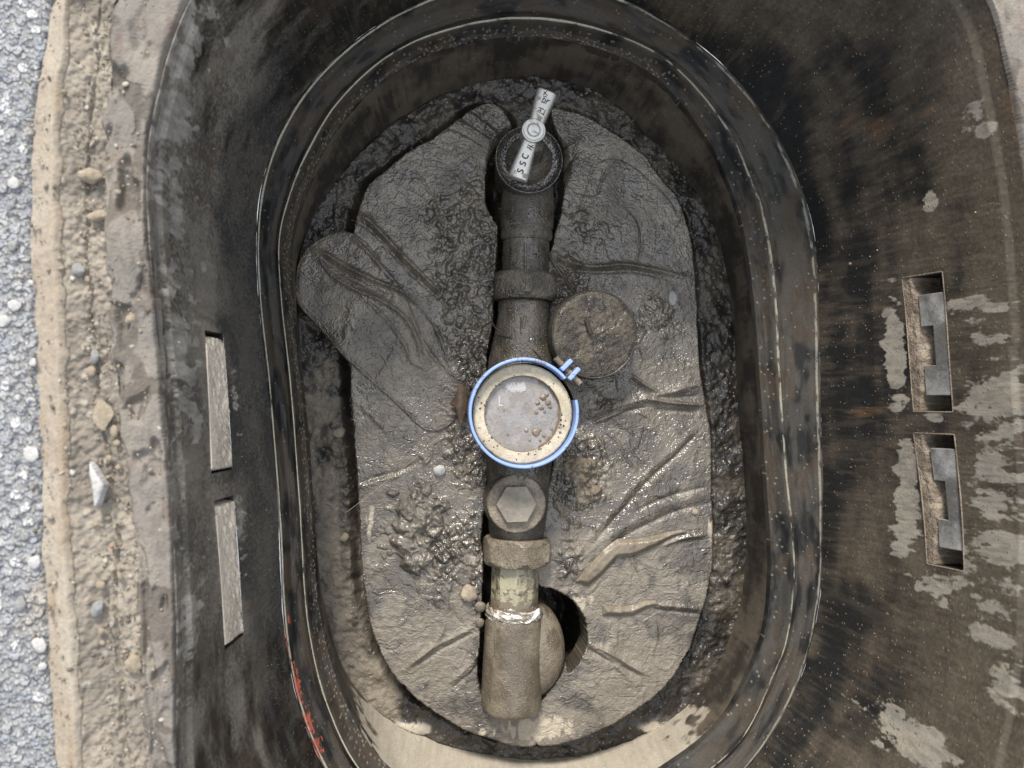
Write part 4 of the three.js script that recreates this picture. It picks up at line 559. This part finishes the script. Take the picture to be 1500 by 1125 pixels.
// ball valve at the far end
{
  const v = thing('ball_valve', 'muddy ball valve with a silver lever handle at the top end of the pipe', 'valve', onAxis(290));
  const dish = at(775, 234, -0.182), R1 = mm(50.5, -0.182);
  under('body', boxUV(gritty(turned([[262, 1], [262, 37], [300, 39], [328, 39.5], [334, 39], [336, 36.5], [339, 38], [349, 38], [352, 36], [354, 35]]), 311)), M.pipeMud, v);
  under('body_boss', boxUV(gritty(lathe([[R1 * 0.86, -0.052], [R1 * 0.9, -0.03], [R1 * 0.95, -0.012], [R1 * 0.985, -0.003], [R1, -0.001], [R1 * 1.0, 0.0006], [R1 * 0.985, 0.0014], [R1 * 0.955, 0.001], [R1 * 0.93, -0.0014], [R1 * 0.80, -0.003], [R1 * 0.70, -0.0026], [0.0001, -0.0026]], 96).translate(dish.x, dish.y, dish.z), 313, 0.0004)), mudTile([0.02, 0.018, 0.016], [0.075, 0.066, 0.055], { s: 315, bump: 0.0024, rough: [0.08, 0.3], grit: 0.5, extra: { ior: 1.8 } }), v);
  under('stem_dome', boxUV(gritty(lathe([[R1 * 0.70, -0.003], [R1 * 0.69, 0.001], [R1 * 0.62, 0.0048], [R1 * 0.48, 0.0085], [R1 * 0.36, 0.0105], [R1 * 0.30, 0.013], [R1 * 0.26, 0.02], [R1 * 0.26, 0.036], [0.0001, 0.036]], 64).translate(dish.x, dish.y, dish.z), 317, 0.0004)), M.pipeMud, v);
  under('threaded_neck', boxUV(gritty(turned([[353, 33], [356, 34.5], [376, 34.5], [400, 35], [402, 33]]), 319)), M.pipeMud, v);
  // lever: hub and two arms, cast aluminium dulled by mud
  const hy = -0.146, hub = at(781, 193, hy), e1 = at(803, 131, hy), e2 = at(758, 263, hy + 0.001), hr = mm(18, hy);
  const alu = new THREE.MeshPhysicalMaterial({ ...bake(512, 512, (u, w) => { const a = fbm(u * 6, w * 6, 321, 5, 6), g = vn(u * 200, w * 200, 323, 200), s = ss(0.6, 0.75, fbm(u * 14, w * 14, 325, 4, 14)); return [...mix3(mul3([0.47, 0.465, 0.44], 0.66 + 0.5 * a + 0.1 * g), [0.26, 0.22, 0.165], s * 0.7), clamp(0.34 + 0.25 * a + 0.3 * s), 0.4 * a + 0.3 * g + 0.2 * s]; }), bumpScale: 0.0003, metalness: 0.8, roughness: 1, side: THREE.DoubleSide });
  const arm = (end, w0, w1, name) => {
    const d = end.clone().sub(hub); d.y = 0; const len = d.length(), n = 40, m = 24; d.normalize(); const side = new THREE.Vector3(-d.z, 0, d.x);
    const g = loft(n + 1, m + 1, (i, j) => { const e = i / n, ang = j / m * Math.PI * 2, w = mix(w0, w1, ss(0, 1, e)), endR = e > 0.96 ? Math.sqrt(Math.max(0, 1 - ((e - 0.96) / 0.04) ** 2)) : 1, sq = (t) => Math.sign(t) * Math.pow(Math.abs(t), 0.62); const x = sq(Math.cos(ang)) * w * (0.8 + 0.2 * endR) * (i === n ? 0.001 : 1), y = sq(Math.sin(ang)) * 0.0034 * (0.5 + 0.5 * endR) * (i === n ? 0.001 : 1) - 0.0009 * Math.cos(ang) ** 2 - 0.001; return hub.clone().addScaledVector(d, len * e * 1.0).addScaledVector(side, x).add(new THREE.Vector3(0, y - 0.0012 + (end.y - hub.y) * e, 0)); }, () => [0, 0]);
    return [under(name, boxUV(g), alu, lever), d, side, len];
  };
  const lever = under('lever', boxUV(lathe([[hr * 0.96, -0.012], [hr, -0.008], [hr, 0.0028], [hr * 0.96, 0.0036], [hr * 0.86, 0.0036], [hr * 0.83, 0.0028], [hr * 0.62, 0.0027], [hr * 0.60, 0.0034], [hr * 0.2, 0.0036], [0.0001, 0.0034]], 48).translate(hub.x, hub.y, hub.z)), alu, v);
  const [, d1, s1] = arm(e1, mm(11.5, hy), mm(16, hy), 'lever_arm'), [, d2, s2] = arm(e2, mm(11.5, hy), mm(15, hy), 'lever_arm');
  under('pivot_screw', boxUV(gritty(lathe([[hr * 0.56, 0.003], [hr * 0.55, 0.0044], [hr * 0.44, 0.0050], [hr * 0.2, 0.0046], [0.0001, 0.0046]], 32).translate(hub.x, hub.y, hub.z), 327, 0.0008)), alu, lever);
  // cast lettering filled with dirt
  const ink = new THREE.MeshStandardMaterial({ color: new THREE.Color().setRGB(0.06, 0.052, 0.043), roughness: 0.8 });
  const font = await new FontLoader().loadAsync('fonts/droid/droid_sans_bold.typeface.json');
  const letters = []; const word = ['S', 'S', 'C'], ePos = [0.83, 0.675, 0.525];
  word.forEach((ch, i) => { const g = new TextGeometry(ch, { font, size: mm(10, hy), depth: 0.0003, curveSegments: 4, bevelEnabled: false }); g.computeBoundingBox(); const b = g.boundingBox; g.translate(-(b.max.x + b.min.x) / 2, -(b.max.y + b.min.y) / 2, 0); const len = e2.distanceTo(hub), up = s2.clone().multiplyScalar(-1), right = d2.clone().multiplyScalar(-1); g.applyMatrix4(new THREE.Matrix4().makeBasis(right, right.clone().cross(new THREE.Vector3(0, 1, 0)).negate(), new THREE.Vector3(0, 1, 0))); void up; g.translate(...hub.clone().addScaledVector(d2, len * ePos[i]).add(new THREE.Vector3(0, 0.0012 + 0.001 * ePos[i], 0)).toArray()); letters.push(g); });
  for (const g of letters) under('raised_letter', g, ink, lever);
  const strokePx = [[[797, 134], [802, 140]], [[801, 133], [796, 139]], [[796, 141], [801, 142]], [[795, 145], [799, 144]], [[797, 143], [794, 149]], [[800, 145], [797, 151]], [[803, 145], [799, 152]], [[800, 148], [806, 147]], [[793, 149], [797, 150]], [[789, 157], [797, 160]], [[793, 160], [787, 163]], [[793, 161], [790, 165]], [[799, 161], [796, 168]], [[792, 165], [797, 168]], [[781, 213], [776, 216]], [[782, 217], [773, 212]], [[772, 215], [779, 220]]];
  const bars = strokePx.map(([a, b]) => { const p = at(...a, hy + 0.0016), q = at(...b, hy + 0.0016), l = p.distanceTo(q), g = new THREE.BoxGeometry(l, 0.0003, 0.0006), up = hy + 0.0012 + 0.001 * 0; g.rotateY(-Math.atan2(q.z - p.z, q.x - p.x)); g.translate((p.x + q.x) / 2, up + (a[1] > 200 ? 0.0006 : 0.0001), (p.z + q.z) / 2); return g; });
  const cuts = [[0, 4], [4, 9], [9, 14], [14, 17]]; for (const [i, j] of cuts) under('raised_letter', mergeGeometries(bars.slice(i, j)), ink, lever);
}
{
  const n1 = solo('union_nut', boxUV(gritty(prism(402, 441, 45.5, 6, 0.85, 0), 331, 0.0004)), M.pipeMud, 'muddy six sided union nut between the valve and the meter, above the dial', 'nut', 'union nuts on the pipe'); void n1;
  solo('union_nut', boxUV(gritty(prism(786, 826, 46, 6, 0.85, 0.18), 333, 0.0008)), M.pipeDry, 'tan muddy six sided union nut below the hex plug', 'nut', 'union nuts on the pipe');
}
// the water meter
{
  const t = thing('water_meter', 'round water meter with a blue ring, clouded dial and open hinged lid', 'water meter', (() => { const p = at(766, 606, -0.235); return [p.x, p.y, p.z]; })());
  under('inlet_spout', boxUV(gritty(turned([[440, 30], [441, 37], [446, 38.5], [462, 38], [480, 40], [500, 44.5], [525, 49.5], [560, 52], [610, 53]]), 341)), M.pipeMud, t);
  under('outlet_spout', boxUV(gritty(turned([[600, 54], [650, 52], [680, 48], [712, 46], [740, 45], [775, 41], [788, 38], [789, 30]]), 343)), M.pipeMud, t);
  const bc = at(766, 606, -0.19); under('meter_body', boxUV(gritty(lathe([[0.030, -0.055], [0.0355, -0.045], [0.0372, -0.03], [0.0372, -0.005], [0.0382, 0.006], [0.0382, 0.016]], 96).translate(bc.x, bc.y, bc.z), 345)), M.pipeMud, t);
  // tan retaining ring
  const ty = -0.168, tc = at(766, 606.5, ty), ro = mm(74, ty), ri = mm(56.5, ty);
  const brass = mudTile([0.31, 0.27, 0.195], [0.44, 0.39, 0.30], { s: 351, bump: 0.0007, rough: [0.45, 0.75], grit: 0.45, speck: 0.012 });
  const ringGeo = (y, a, b, h, c) => lathe([[b, -h], [b, -0.0006], [b + 0.0005, 0], [a - 0.0016, 0.0001], [a - 0.001, -0.0007], [a - 0.0003, -0.0008], [a, -0.002], [a, -h]], 128).translate(c.x, c.y, c.z);
  under('retaining_ring', boxUV(gritty(ringGeo(ty, ro, ri, 0.012, tc), 353, 0.00025)), brass, t);
  // glass dial cover under dried silt
  const gy = ty - 0.0042, gc = at(765, 607, gy), gr = ri + 0.001;
  const dirty = baked(1024, 1024, 0.0006, (u, v) => {
    const x = u - 0.5, y = v - 0.5, r = Math.hypot(x, y) * 2, a = fbm(u * 7, v * 7, 355, 5), g = vn(u * 230, v * 230, 357), b = fbm(u * 40, v * 40, 359, 3); let c = mix3([0.165, 0.157, 0.156], [0.225, 0.213, 0.208], ss(0.3, 0.7, a)); c = mix3(c, [0.15, 0.128, 0.102], 0.55 * ss(0.42, 0.66, fbm(u * 13, v * 13, 356, 4))); c = mul3(c, 0.86 + 0.14 * b + 0.12 * g);
    const brown = ss(0.45, 0.62, (r - 0.80) * 2.3 + 0.3 * fbm(u * 18, v * 18, 361, 4) + (x > 0.2 ? 0.12 : 0)); c = mix3(c, [0.085, 0.06, 0.038], brown * 0.85);
    const w = worley(u * 42, v * 42, 363), sp = w[2] > 0.87 ? 1 - ss(0.15, 0.3, w[0]) : 0; c = mix3(c, w[2] > 0.95 ? [0.07, 0.055, 0.04] : [0.36, 0.345, 0.33], sp * 0.6);
    const paleBar = Math.abs(x + 0.075) < 0.118 + 0.09 * (b - 0.5) && Math.abs(y + 0.345) < 0.05 + 0.09 * (fbm(u * 60, v * 60, 365, 2) - 0.5) ? 1 : 0; if (paleBar && b > 0.3) c = mix3(c, [0.36, 0.355, 0.35], 0.75);  // ragged pale bar above the middle of the dial
    const L = (Math.abs(x + 0.292) < 0.008 && y > -0.235 && y < -0.12) || (Math.abs(y + 0.115) < 0.008 && x > -0.295 && x < -0.245); if (L && g > 0.2) c = mix3(c, [0.42, 0.415, 0.41], 0.8);
    return [...c, clamp(0.34 + 0.3 * brown + 0.25 * a * g), clamp(0.3 * a + 0.3 * b + 0.2 * g + 0.5 * sp)];
  }, { clearcoat: 0.25, clearcoatRoughness: 0.25 });
  const disc = new THREE.CircleGeometry(gr, 96); disc.rotateX(-Math.PI / 2); const du = disc.attributes.uv; for (let i = 0; i < du.count; i++) du.setY(i, 1 - du.getY(i)); disc.translate(gc.x, gc.y, gc.z);
  const glass = under('dial_glass', disc, dirty, t);
  const drops = [[796, 582, 6], [803, 589, 5], [788, 590, 4], [793, 597, 4], [801, 578, 4], [806, 596, 3], [786, 604, 3], [798, 603, 2.4], [771, 630, 3.6], [786, 633, 7], [791, 629, 3], [797, 638, 3], [776, 644, 2.4], [791, 645, 2.6], [808, 628, 2.5], [738, 600, 1.6], [744, 636, 1.8]].map(([a, b, r], i) => { const p = at(a, b, gy + 0.0006), g = rock(mm(r * 0.92, gy), 400 + i, 3, 1.0, 1, 0.34, 0.85); g.translate(p.x, p.y, p.z); return g.toNonIndexed(); });
  under('silt_specks', boxUV(mergeGeometries(drops)), mudTile([0.13, 0.10, 0.068], [0.24, 0.195, 0.145], { s: 371, bump: 0.0005, n: 256, rough: [0.25, 0.5] }), glass);
  const crust = []; for (let i = 0; i < 70; i++) { const a = rr(0, Math.PI * 2), q = rnd() < 0.5 ? rr(0.98, 1.03) : rr(1.02, 1.3), r = rr(0.0003, 0.0009) * (a > 2.2 && a < 3.6 || a < 0.6 ? 1.25 : 0.8), g = rock(r, 500 + i, 1, 0.5); g.translate(tc.x + Math.cos(a) * ri * q, ty + 0.0001, tc.z + Math.sin(a) * ri * q); crust.push(g.toNonIndexed()); }
  const cr = under('grit', boxUV(mergeGeometries(crust)), M.lidMud, t); cr.userData.kind = 'stuff';
  // blue plastic ring with a gap at the hinge
  const by = -0.160, bcn = at(768, 605, by), b1 = mm(82, by), b0 = b1 - mm(5.0, by), blue = baked(512, 512, 0.0005, (u, v) => { const a = fbm(u * 9, v * 9, 381, 4, 9), b = fbm(u * 44, v * 44, 382, 3, 44), g = vn(u * 160, v * 160, 384, 160), m = ss(0.56, 0.66, a * 0.55 + b * 0.45); return [...mix3(mul3([0.205, 0.305, 0.59], 0.85 + 0.2 * a + 0.1 * g), [0.15, 0.122, 0.09], m * 0.75), mix(0.4, 0.7, m), clamp(0.3 + 0.5 * m + 0.1 * g)]; });
  const sec = [[b0, -0.016], [b0, -0.0006], [b0 + 0.0006, 0], [b1 - 0.0006, 0], [b1, -0.0006], [b1, -0.016]], a0 = -14, a1 = 320, nb = 150;
  const bg = loft(nb + 1, sec.length + 1, (i, j) => { const a = -(mix(a0, a1, i / nb)) * Math.PI / 180, [r, y] = sec[j % sec.length]; return new THREE.Vector3(bcn.x + Math.cos(-a) * r, by + y, bcn.z + Math.sin(-a) * r); }, () => [0, 0]);
  under('blue_ring', boxUV(bg), blue, t);
  // hinge: two blue lugs on a pin, and the lid lying open on the right panel
  const hyy = -0.161, lug = (a, b, w) => { const p = at(...a, hyy), q = at(...b, hyy), l = p.distanceTo(q), g = new RoundedBoxGeometry(l, 0.009, mm(w, hyy), 3, 0.0009); g.rotateY(-Math.atan2(q.z - p.z, q.x - p.x)); g.translate((p.x + q.x) / 2, hyy - 0.0045, (p.z + q.z) / 2); return g; };
  under('hinge_lug', boxUV(lug([823, 542], [838, 527], 7)), blue, t); under('hinge_lug', boxUV(lug([834, 556], [849, 539], 7)), blue, t);
  const pin = new THREE.TubeGeometry(new THREE.LineCurve3(at(814, 524, -0.166), at(850, 562, -0.166)), 20, 0.0022, 12); under('hinge_pin', boxUV(gritty(pin, 383, 0.0008)), M.pipeDry, t);
  const knuckle = boxUV(gritty(lug([829, 552], [843, 549], 9).translate(0, -0.003, 0), 385)); under('hinge_knuckle', knuckle, M.lidEdge, t);
  const ly = -0.186, lc = at(871, 490, ly), lr = mm(66.5, ly), lidG = (g) => { g.rotateX(0.05); g.rotateZ(-0.10); g.translate(lc.x, lc.y, lc.z); return g; };
  const top = loft(97, 26, (i, j) => { const a = i / 96 * Math.PI * 2, e = j / 25, r = lr * 0.955 * e, x = Math.cos(a) * r, z = Math.sin(a) * r; const n = fbm(x * 330, z * 330, 391, 3), w = worley(x * 420, z * 420, 393); return new THREE.Vector3(x, 0.0006 + 0.0022 * (n - 0.4) * (e < 0.99 ? 1 : 0) + 0.0012 * (1 - w[0]) * w[2] * (e < 0.97 ? 1 : 0), z); }, (i, j) => [0, 0]);
  const lid = under('lid', boxUV(lidG(lathe([[lr * 0.95, 0.0004], [lr * 0.97, 0.0012], [lr * 0.99, 0.0008], [lr, -0.0008], [lr, -0.0045], [lr * 1.012, -0.005], [lr * 1.012, -0.0095], [lr * 0.98, -0.0105], [0.0001, -0.0105]], 128))), M.lidEdge, t);
  under('lid_face', boxUV(lidG(top)), M.lidMud, lid);
  const bar = new RoundedBoxGeometry(mm(7, ly), 0.004, mm(24, ly), 3, 0.0012); bar.rotateY(0.32); const bp = at(860, 479, ly); bar.translate(bp.x - lc.x, 0.0024, bp.z - lc.z); under('lid_grip', boxUV(lidG(bar)), M.lidEdge, lid);
  // sealing wire round the inlet spout
  const wire = (pts, r) => boxUV(new THREE.TubeGeometry(new THREE.CatmullRomCurve3(pts.map(([a, b, y]) => at(a, b, y))), 50, r, 6));
  under('seal_wire', wire([[720, 462, -0.214], [724, 478, -0.203], [742, 492, -0.195], [768, 505, -0.1915], [786, 517, -0.189], [800, 535, -0.19]], 0.0005), M.lidEdge, t);
  under('seal_wire', wire([[806, 470, -0.214], [800, 486, -0.204], [785, 498, -0.196], [772, 504, -0.1915], [764, 492, -0.192], [763, 465, -0.194]], 0.0005), M.lidEdge, t);
  for (const [a, b, c, d] of [[769, 462, 766, 482], [762, 510, 761, 522], [776, 510, 786, 520], [770, 355, 770, 398]]) { const p = at(a, b, -0.1945), q = at(c, d, -0.1945), g = new RoundedBoxGeometry(p.distanceTo(q), 0.0024, 0.0024, 2, 0.0009); g.rotateY(-Math.atan2(q.z - p.z, q.x - p.x)); g.translate((p.x + q.x) / 2, b < 400 ? -0.1965 : -0.1935, (p.z + q.z) / 2); under('cast_rib', boxUV(g), M.pipeMud, t); }
}
{
  const py = -0.19, c = at(757, 738, py), r = mm(43.5, py), p = thing('strainer_plug', 'tan muddy round plug with a raised hexagon head below the meter', 'plug', [c.x, c.y - 0.04, c.z]);
  under('plug_body', boxUV(gritty(lathe([[r * 1.06, -0.045], [r * 1.08, -0.012], [r * 1.04, -0.006], [0.9 * r, -0.005]], 72).translate(c.x, c.y, c.z), 401)), M.pipeMud, p);
  under('flange', boxUV(gritty(lathe([[r * 0.9, -0.008], [r * 0.985, -0.007], [r, -0.0055], [r, -0.001], [r * 0.975, 0.0002], [r * 0.93, 0.0005], [0.0001, 0.0004]], 96).translate(c.x, c.y, c.z), 403, 0.0005)), M.pipeDry, p);
  const hx = new THREE.Shape(); const hr = mm(28.5, py); for (let i = 0; i < 6; i++) { const a = i * Math.PI / 3 + 0.02; hx[i ? 'lineTo' : 'moveTo'](Math.cos(a) * hr, Math.sin(a) * hr); } hx.closePath();
  const hg = new THREE.ExtrudeGeometry(hx, { depth: 0.0045, bevelEnabled: true, bevelSize: 0.0006, bevelThickness: 0.0006, bevelSegments: 3 }); hg.rotateX(-Math.PI / 2); const hc = at(757, 739, py + 0.005); hg.translate(hc.x, c.y, hc.z);
  under('hex_head', boxUV(hg), mudTile([0.15, 0.134, 0.107], [0.215, 0.193, 0.157], { s: 405, bump: 0.0006, rough: [0.5, 0.8], grit: 0.5, n: 256, lump: 4 }), p);
}
{
  const g = prism(824, 892, 32.5, 8, 4, 0.0), n = thing('pipe_nipple', 'pale yellowish faceted pipe nipple smeared with mud above the coupling', 'pipe', onAxis(858));
  under('nipple_body', boxUV(gritty(g, 411, 0.0003)), baked(512, 512, 0.0009, (u, v) => { const a = fbm(u * 5, v * 5, 413, 5, 5), b = fbm(u * 26, v * 26, 415, 4, 26), gr = vn(u * 220, v * 220, 417, 220), m = ss(0.44, 0.53, a * 0.7 + b * 0.3), k = ss(0.80, 0.88, ridge(u * 11, v * 11, 419, 3, 11)); let c = mix3([0.215, 0.205, 0.135], [0.31, 0.285, 0.205], b); c = mix3(c, [0.125, 0.10, 0.07], m * 0.85); c = mix3(c, [0.06, 0.05, 0.036], k * 0.6); return [...mul3(c, 0.85 + 0.3 * gr), mix(0.5, 0.4, m), clamp(0.5 * m + 0.3 * b + 0.1 * gr - 0.2 * k)]; }), n);
}
{
  const k = thing('pipe_coupling', 'mud coated pipe coupling with an elbow dropping into the hole', 'pipe', onAxis(950));
  const shape = turned([[884, 33], [888, 36], [900, 38.5], [906, 40], [912, 41.5], [940, 42], [985, 43.5], [1020, 44], [1034, 43], [1039, 41], [1041, 37], [1042, 0.5]]);
  under('sleeve', boxUV(gritty(shape, 421, 0.0005)), mudTile([0.088, 0.072, 0.052], [0.17, 0.145, 0.108], { s: 423, bump: 0.0009, rough: [0.24, 0.5], grit: 0.4 }), k);
  const e = at(777, 956, -0.214), er = mm(54, -0.214);
  under('elbow', boxUV(gritty(lathe([[er * 0.95, -0.085], [er, -0.03], [er, -0.012], [er * 0.96, -0.003], [er * 0.84, 0.004], [er * 0.6, 0.0085], [er * 0.3, 0.0105], [0.0001, 0.011]], 64).scale(1, 1, 1.32).translate(e.x, e.y, e.z), 425, 0.0007)), mudTile([0.085, 0.068, 0.048], [0.16, 0.135, 0.10], { s: 427, bump: 0.0013, rough: [0.25, 0.5], grit: 0.4 }), k);
  const fr = (py, r, s) => { const n = 90, m = 22; const c0 = axAt(py - 9), c1 = axAt(py + 8); const g = loft(n + 1, m + 1, (i, j) => { const th = i / n * Math.PI * 2, q = fbm(Math.sin(th) * 5 + 7, Math.cos(th) * 5 + j * 0.3, s, 3), rr2 = R(r) + 0.0035 * (q - 0.42) + 0.0012 * Math.sin(j / m * Math.PI); return new THREE.Vector3(Math.sin(th) * rr2, mix(c0, c1, j / m) + 0.004 * (fbm(Math.sin(th) * 3 + 3, Math.cos(th) * 3, s + 1, 3) - 0.5), Math.cos(th) * rr2); }, () => [0, 0]); g.applyQuaternion(axQ); g.translate(A0.x, A0.y, A0.z); return boxUV(g); };
  const film = baked(512, 512, 0.0012, (u, v) => { const a = fbm(u * 8, v * 8, 431, 4, 8), b = fbm(u * 30, v * 30, 433, 3, 30), m = ss(0.44, 0.54, a * 0.65 + b * 0.35); return [...mix3([0.60, 0.585, 0.55], [0.15, 0.12, 0.085], m * 0.9), mix(0.22, 0.4, m), clamp(0.5 * b + 0.4 * m)]; });
  under('sealing_tape', fr(896, 38.5, 435), film, k);
}

// ---------------------------------------------------------------- pebbles and chips on the ground beside the rim
{
  const G = 'pebbles in the groove beside the rim', T = M.pebbleTan, W = M.pebbleWhite, B = M.pebbleGrey, U = M.pebbleRust;
  const list = [
    [133, 259, 17, T, 'large wedge shaped orange tan pebble at the top of the groove', { rough: 0.9, sx: 1.15, sz: 0.75 }], [144, 317, 13, T, 'flat tan pebble below the wedge shaped one', { sx: 1.3, sz: 0.8 }], [115, 396, 11, B, 'angular pale grey pebble against the sandy strip', { rough: 0.8 }], [129, 409, 5, T, 'small tan pebble touching the angular grey one', {}],
    [106, 408, 4, W, 'tiny whitish pebble just left of the angular grey one', {}], [191, 467, 10, T, 'oval tan pebble alone on the mortar', { sx: 1.1, sz: 0.75, turn: 0.6 }], [139, 523, 10, B, 'bluish grey pebble standing in the groove', { sx: 0.8, sz: 1.2 }], [134, 544, 9, T, 'rounded tan pebble below the bluish grey one', { rough: 0.2 }],
    [204, 440, 4, T, 'little tan grain on the mortar above the oval pebble', {}], [168, 632, 9, T, 'smooth egg shaped tan pebble in the lower groove', { rough: 0.1, sx: 0.72, sz: 1.15 }], [171, 649, 5.5, T, 'round tan pebble just below the egg shaped one', { rough: 0.15 }], [160, 671, 5.5, T, 'round pale pebble two below the egg shaped one', { rough: 0.15 }],
    [173, 684, 4.5, T, 'pale pebble lowest of the trio under the egg shaped one', {}], [106, 692, 5, W, 'whitish pebble at the edge of the sandy strip', {}], [148, 857, 7.5, T, 'round cream pebble low in the groove', { rough: 0.15 }], [139, 768, 5, T, 'small pale pebble under the white shard', {}],
    [143, 890, 14, B, 'grey elongated pebble below the round cream one', { sx: 0.7, sz: 1.1, turn: -0.4 }], [176, 843, 7, T, 'elongated pinkish tan pebble right of the cream one', { sx: 0.6, sz: 1.2, turn: 0.5 }], [164, 800, 4, U, 'small rust coloured pebble above the pinkish one', {}], [196, 972, 13, T, 'crumbly tan lump at the bottom of the mortar crack', { rough: 0.9, sz: 1.2 }],
    [202, 983, 4, T, 'tiny pale pebble leaning on the crumbly tan lump', {}], [187, 612, 7, T, 'pale angular flake beside the groove on the mortar', { rough: 1, sy: 0.3 }], [150, 608, 24, M.pebbleTan, 'broad flat pale slab of mortar lying in the groove', { rough: 0.9, sx: 0.75, sy: 0.14, sz: 1.05 }], [235, 692, 3.5, U, 'tiny rust coloured grain near the rim', {}],
    [149, 925, 6, T, 'small tan pebble in the lowest part of the groove', {}], [96, 628, 8, T, 'half buried tan pebble in the sandy strip', { sy: 0.4 }], [222, 600, 4, U, 'small brown grain on the mortar by the rim', {}],
  ];
  list.forEach(([a, b, r, m, l, o], i) => stone('pebble', a, b, r * 0.88, 0.001, 600 + i, m, l, G, o));
  const sh = [[131, 676], [138, 684], [146, 697], [155, 711], [149, 726], [144, 742], [137, 744], [135, 720], [130, 695]], P = xz(sh, 0.006);
  solo('stone_shard', sheet(P, 0.0006, (x, z, d) => 0.006 + Math.min(d, 0.002) * 0.5 + 0.0008 * fbm(x * 300, z * 300, 441, 2), 0.001, 0.0012, (x, z) => [x / 0.05, z / 0.05]), M.pebbleWhite, 'long pointed cream stone shard lying over the groove', 'stone');
  const A = 'stones set in the asphalt';
  [[46, 665, 17, W, 'big white angular stone at the edge of the asphalt'], [48, 531, 8, W, 'oval white stone at the asphalt edge, above the big one'], [45, 414, 6, W, 'round white stone at the asphalt edge beside the sandy strip'], [22, 447, 13, W, 'angular white stone in the middle of the asphalt strip'], [6, 470, 12, W, 'white stone cut by the left border of the photo'], [20, 268, 12, W, 'flat white stone near the top of the asphalt strip'], [16, 300, 7, B, 'bluish round stone under the flat white one'], [18, 360, 11, B, 'large blue grey stone in the asphalt strip'], [50, 823, 13, W, 'long white stone low in the asphalt strip'], [58, 945, 15, W, 'pointed white stone near the bottom of the asphalt strip'], [62, 976, 8, W, 'round white stone just under the pointed one'], [30, 885, 12, B, 'grey stone between the long and the pointed white stones'], [26, 582, 6, W, 'small white stone left of the oval one'], [36, 785, 8, B, 'bluish stone above the long white one']].forEach(([a, b, r, m, l], i) => stone('asphalt_stone', a, b, r * 0.68, 0.003, 700 + i, m, l, A, { rough: 0.8, sy: 0.32, sx: 1.1, turn: i }));
}
{
  // loose grit scattered over mortar, groove and sand
  const N = 3000, im = new THREE.InstancedMesh(new THREE.IcosahedronGeometry(1, 1), new THREE.MeshStandardMaterial({ color: 0xffffff, roughness: 0.9 }), N), o = new THREE.Object3D();
  for (let k = 0; k < N; k++) {
    let i, x; do { i = Math.floor(rnd() * gCols.length); x = rnd(); } while (gCols[i] > HALF && rnd() > 0.5);
    const zone = rnd(), d = zone < 0.22 ? mix(0.004, offA[i], x) : zone < 0.8 ? mix(offA[i], offB[i], x) : mix(offB[i], offC[i] + 0.006, x), p = put(gCols[i], rimR[i] + d, zone < 0.22 ? 0.0018 : zone < 0.8 ? -0.001 : 0.003), r = rnd() > 0.93 ? rr(0.0009, 0.0016) : rr(0.0003, 0.0008);
    o.position.copy(p); o.scale.set(r * rr(0.8, 1.3), r * rr(0.5, 0.9), r * rr(0.8, 1.3)); o.rotation.set(rnd() * 6, rnd() * 6, rnd() * 6); o.updateMatrix(); im.setMatrixAt(k, o.matrix); const t = rnd(); im.setColorAt(k, new THREE.Color().setRGB(...(t > 0.75 ? [0.31, 0.285, 0.24] : t > 0.3 ? [0.21, 0.18, 0.138] : [0.125, 0.104, 0.08])));
  }
  im.name = 'loose_grit'; im.userData.kind = 'stuff'; im.userData.label = 'loose grit scattered over the dusty edge of the meter box'; im.castShadow = im.receiveShadow = true; scene.add(im);
}

renderer.render(scene, camera);
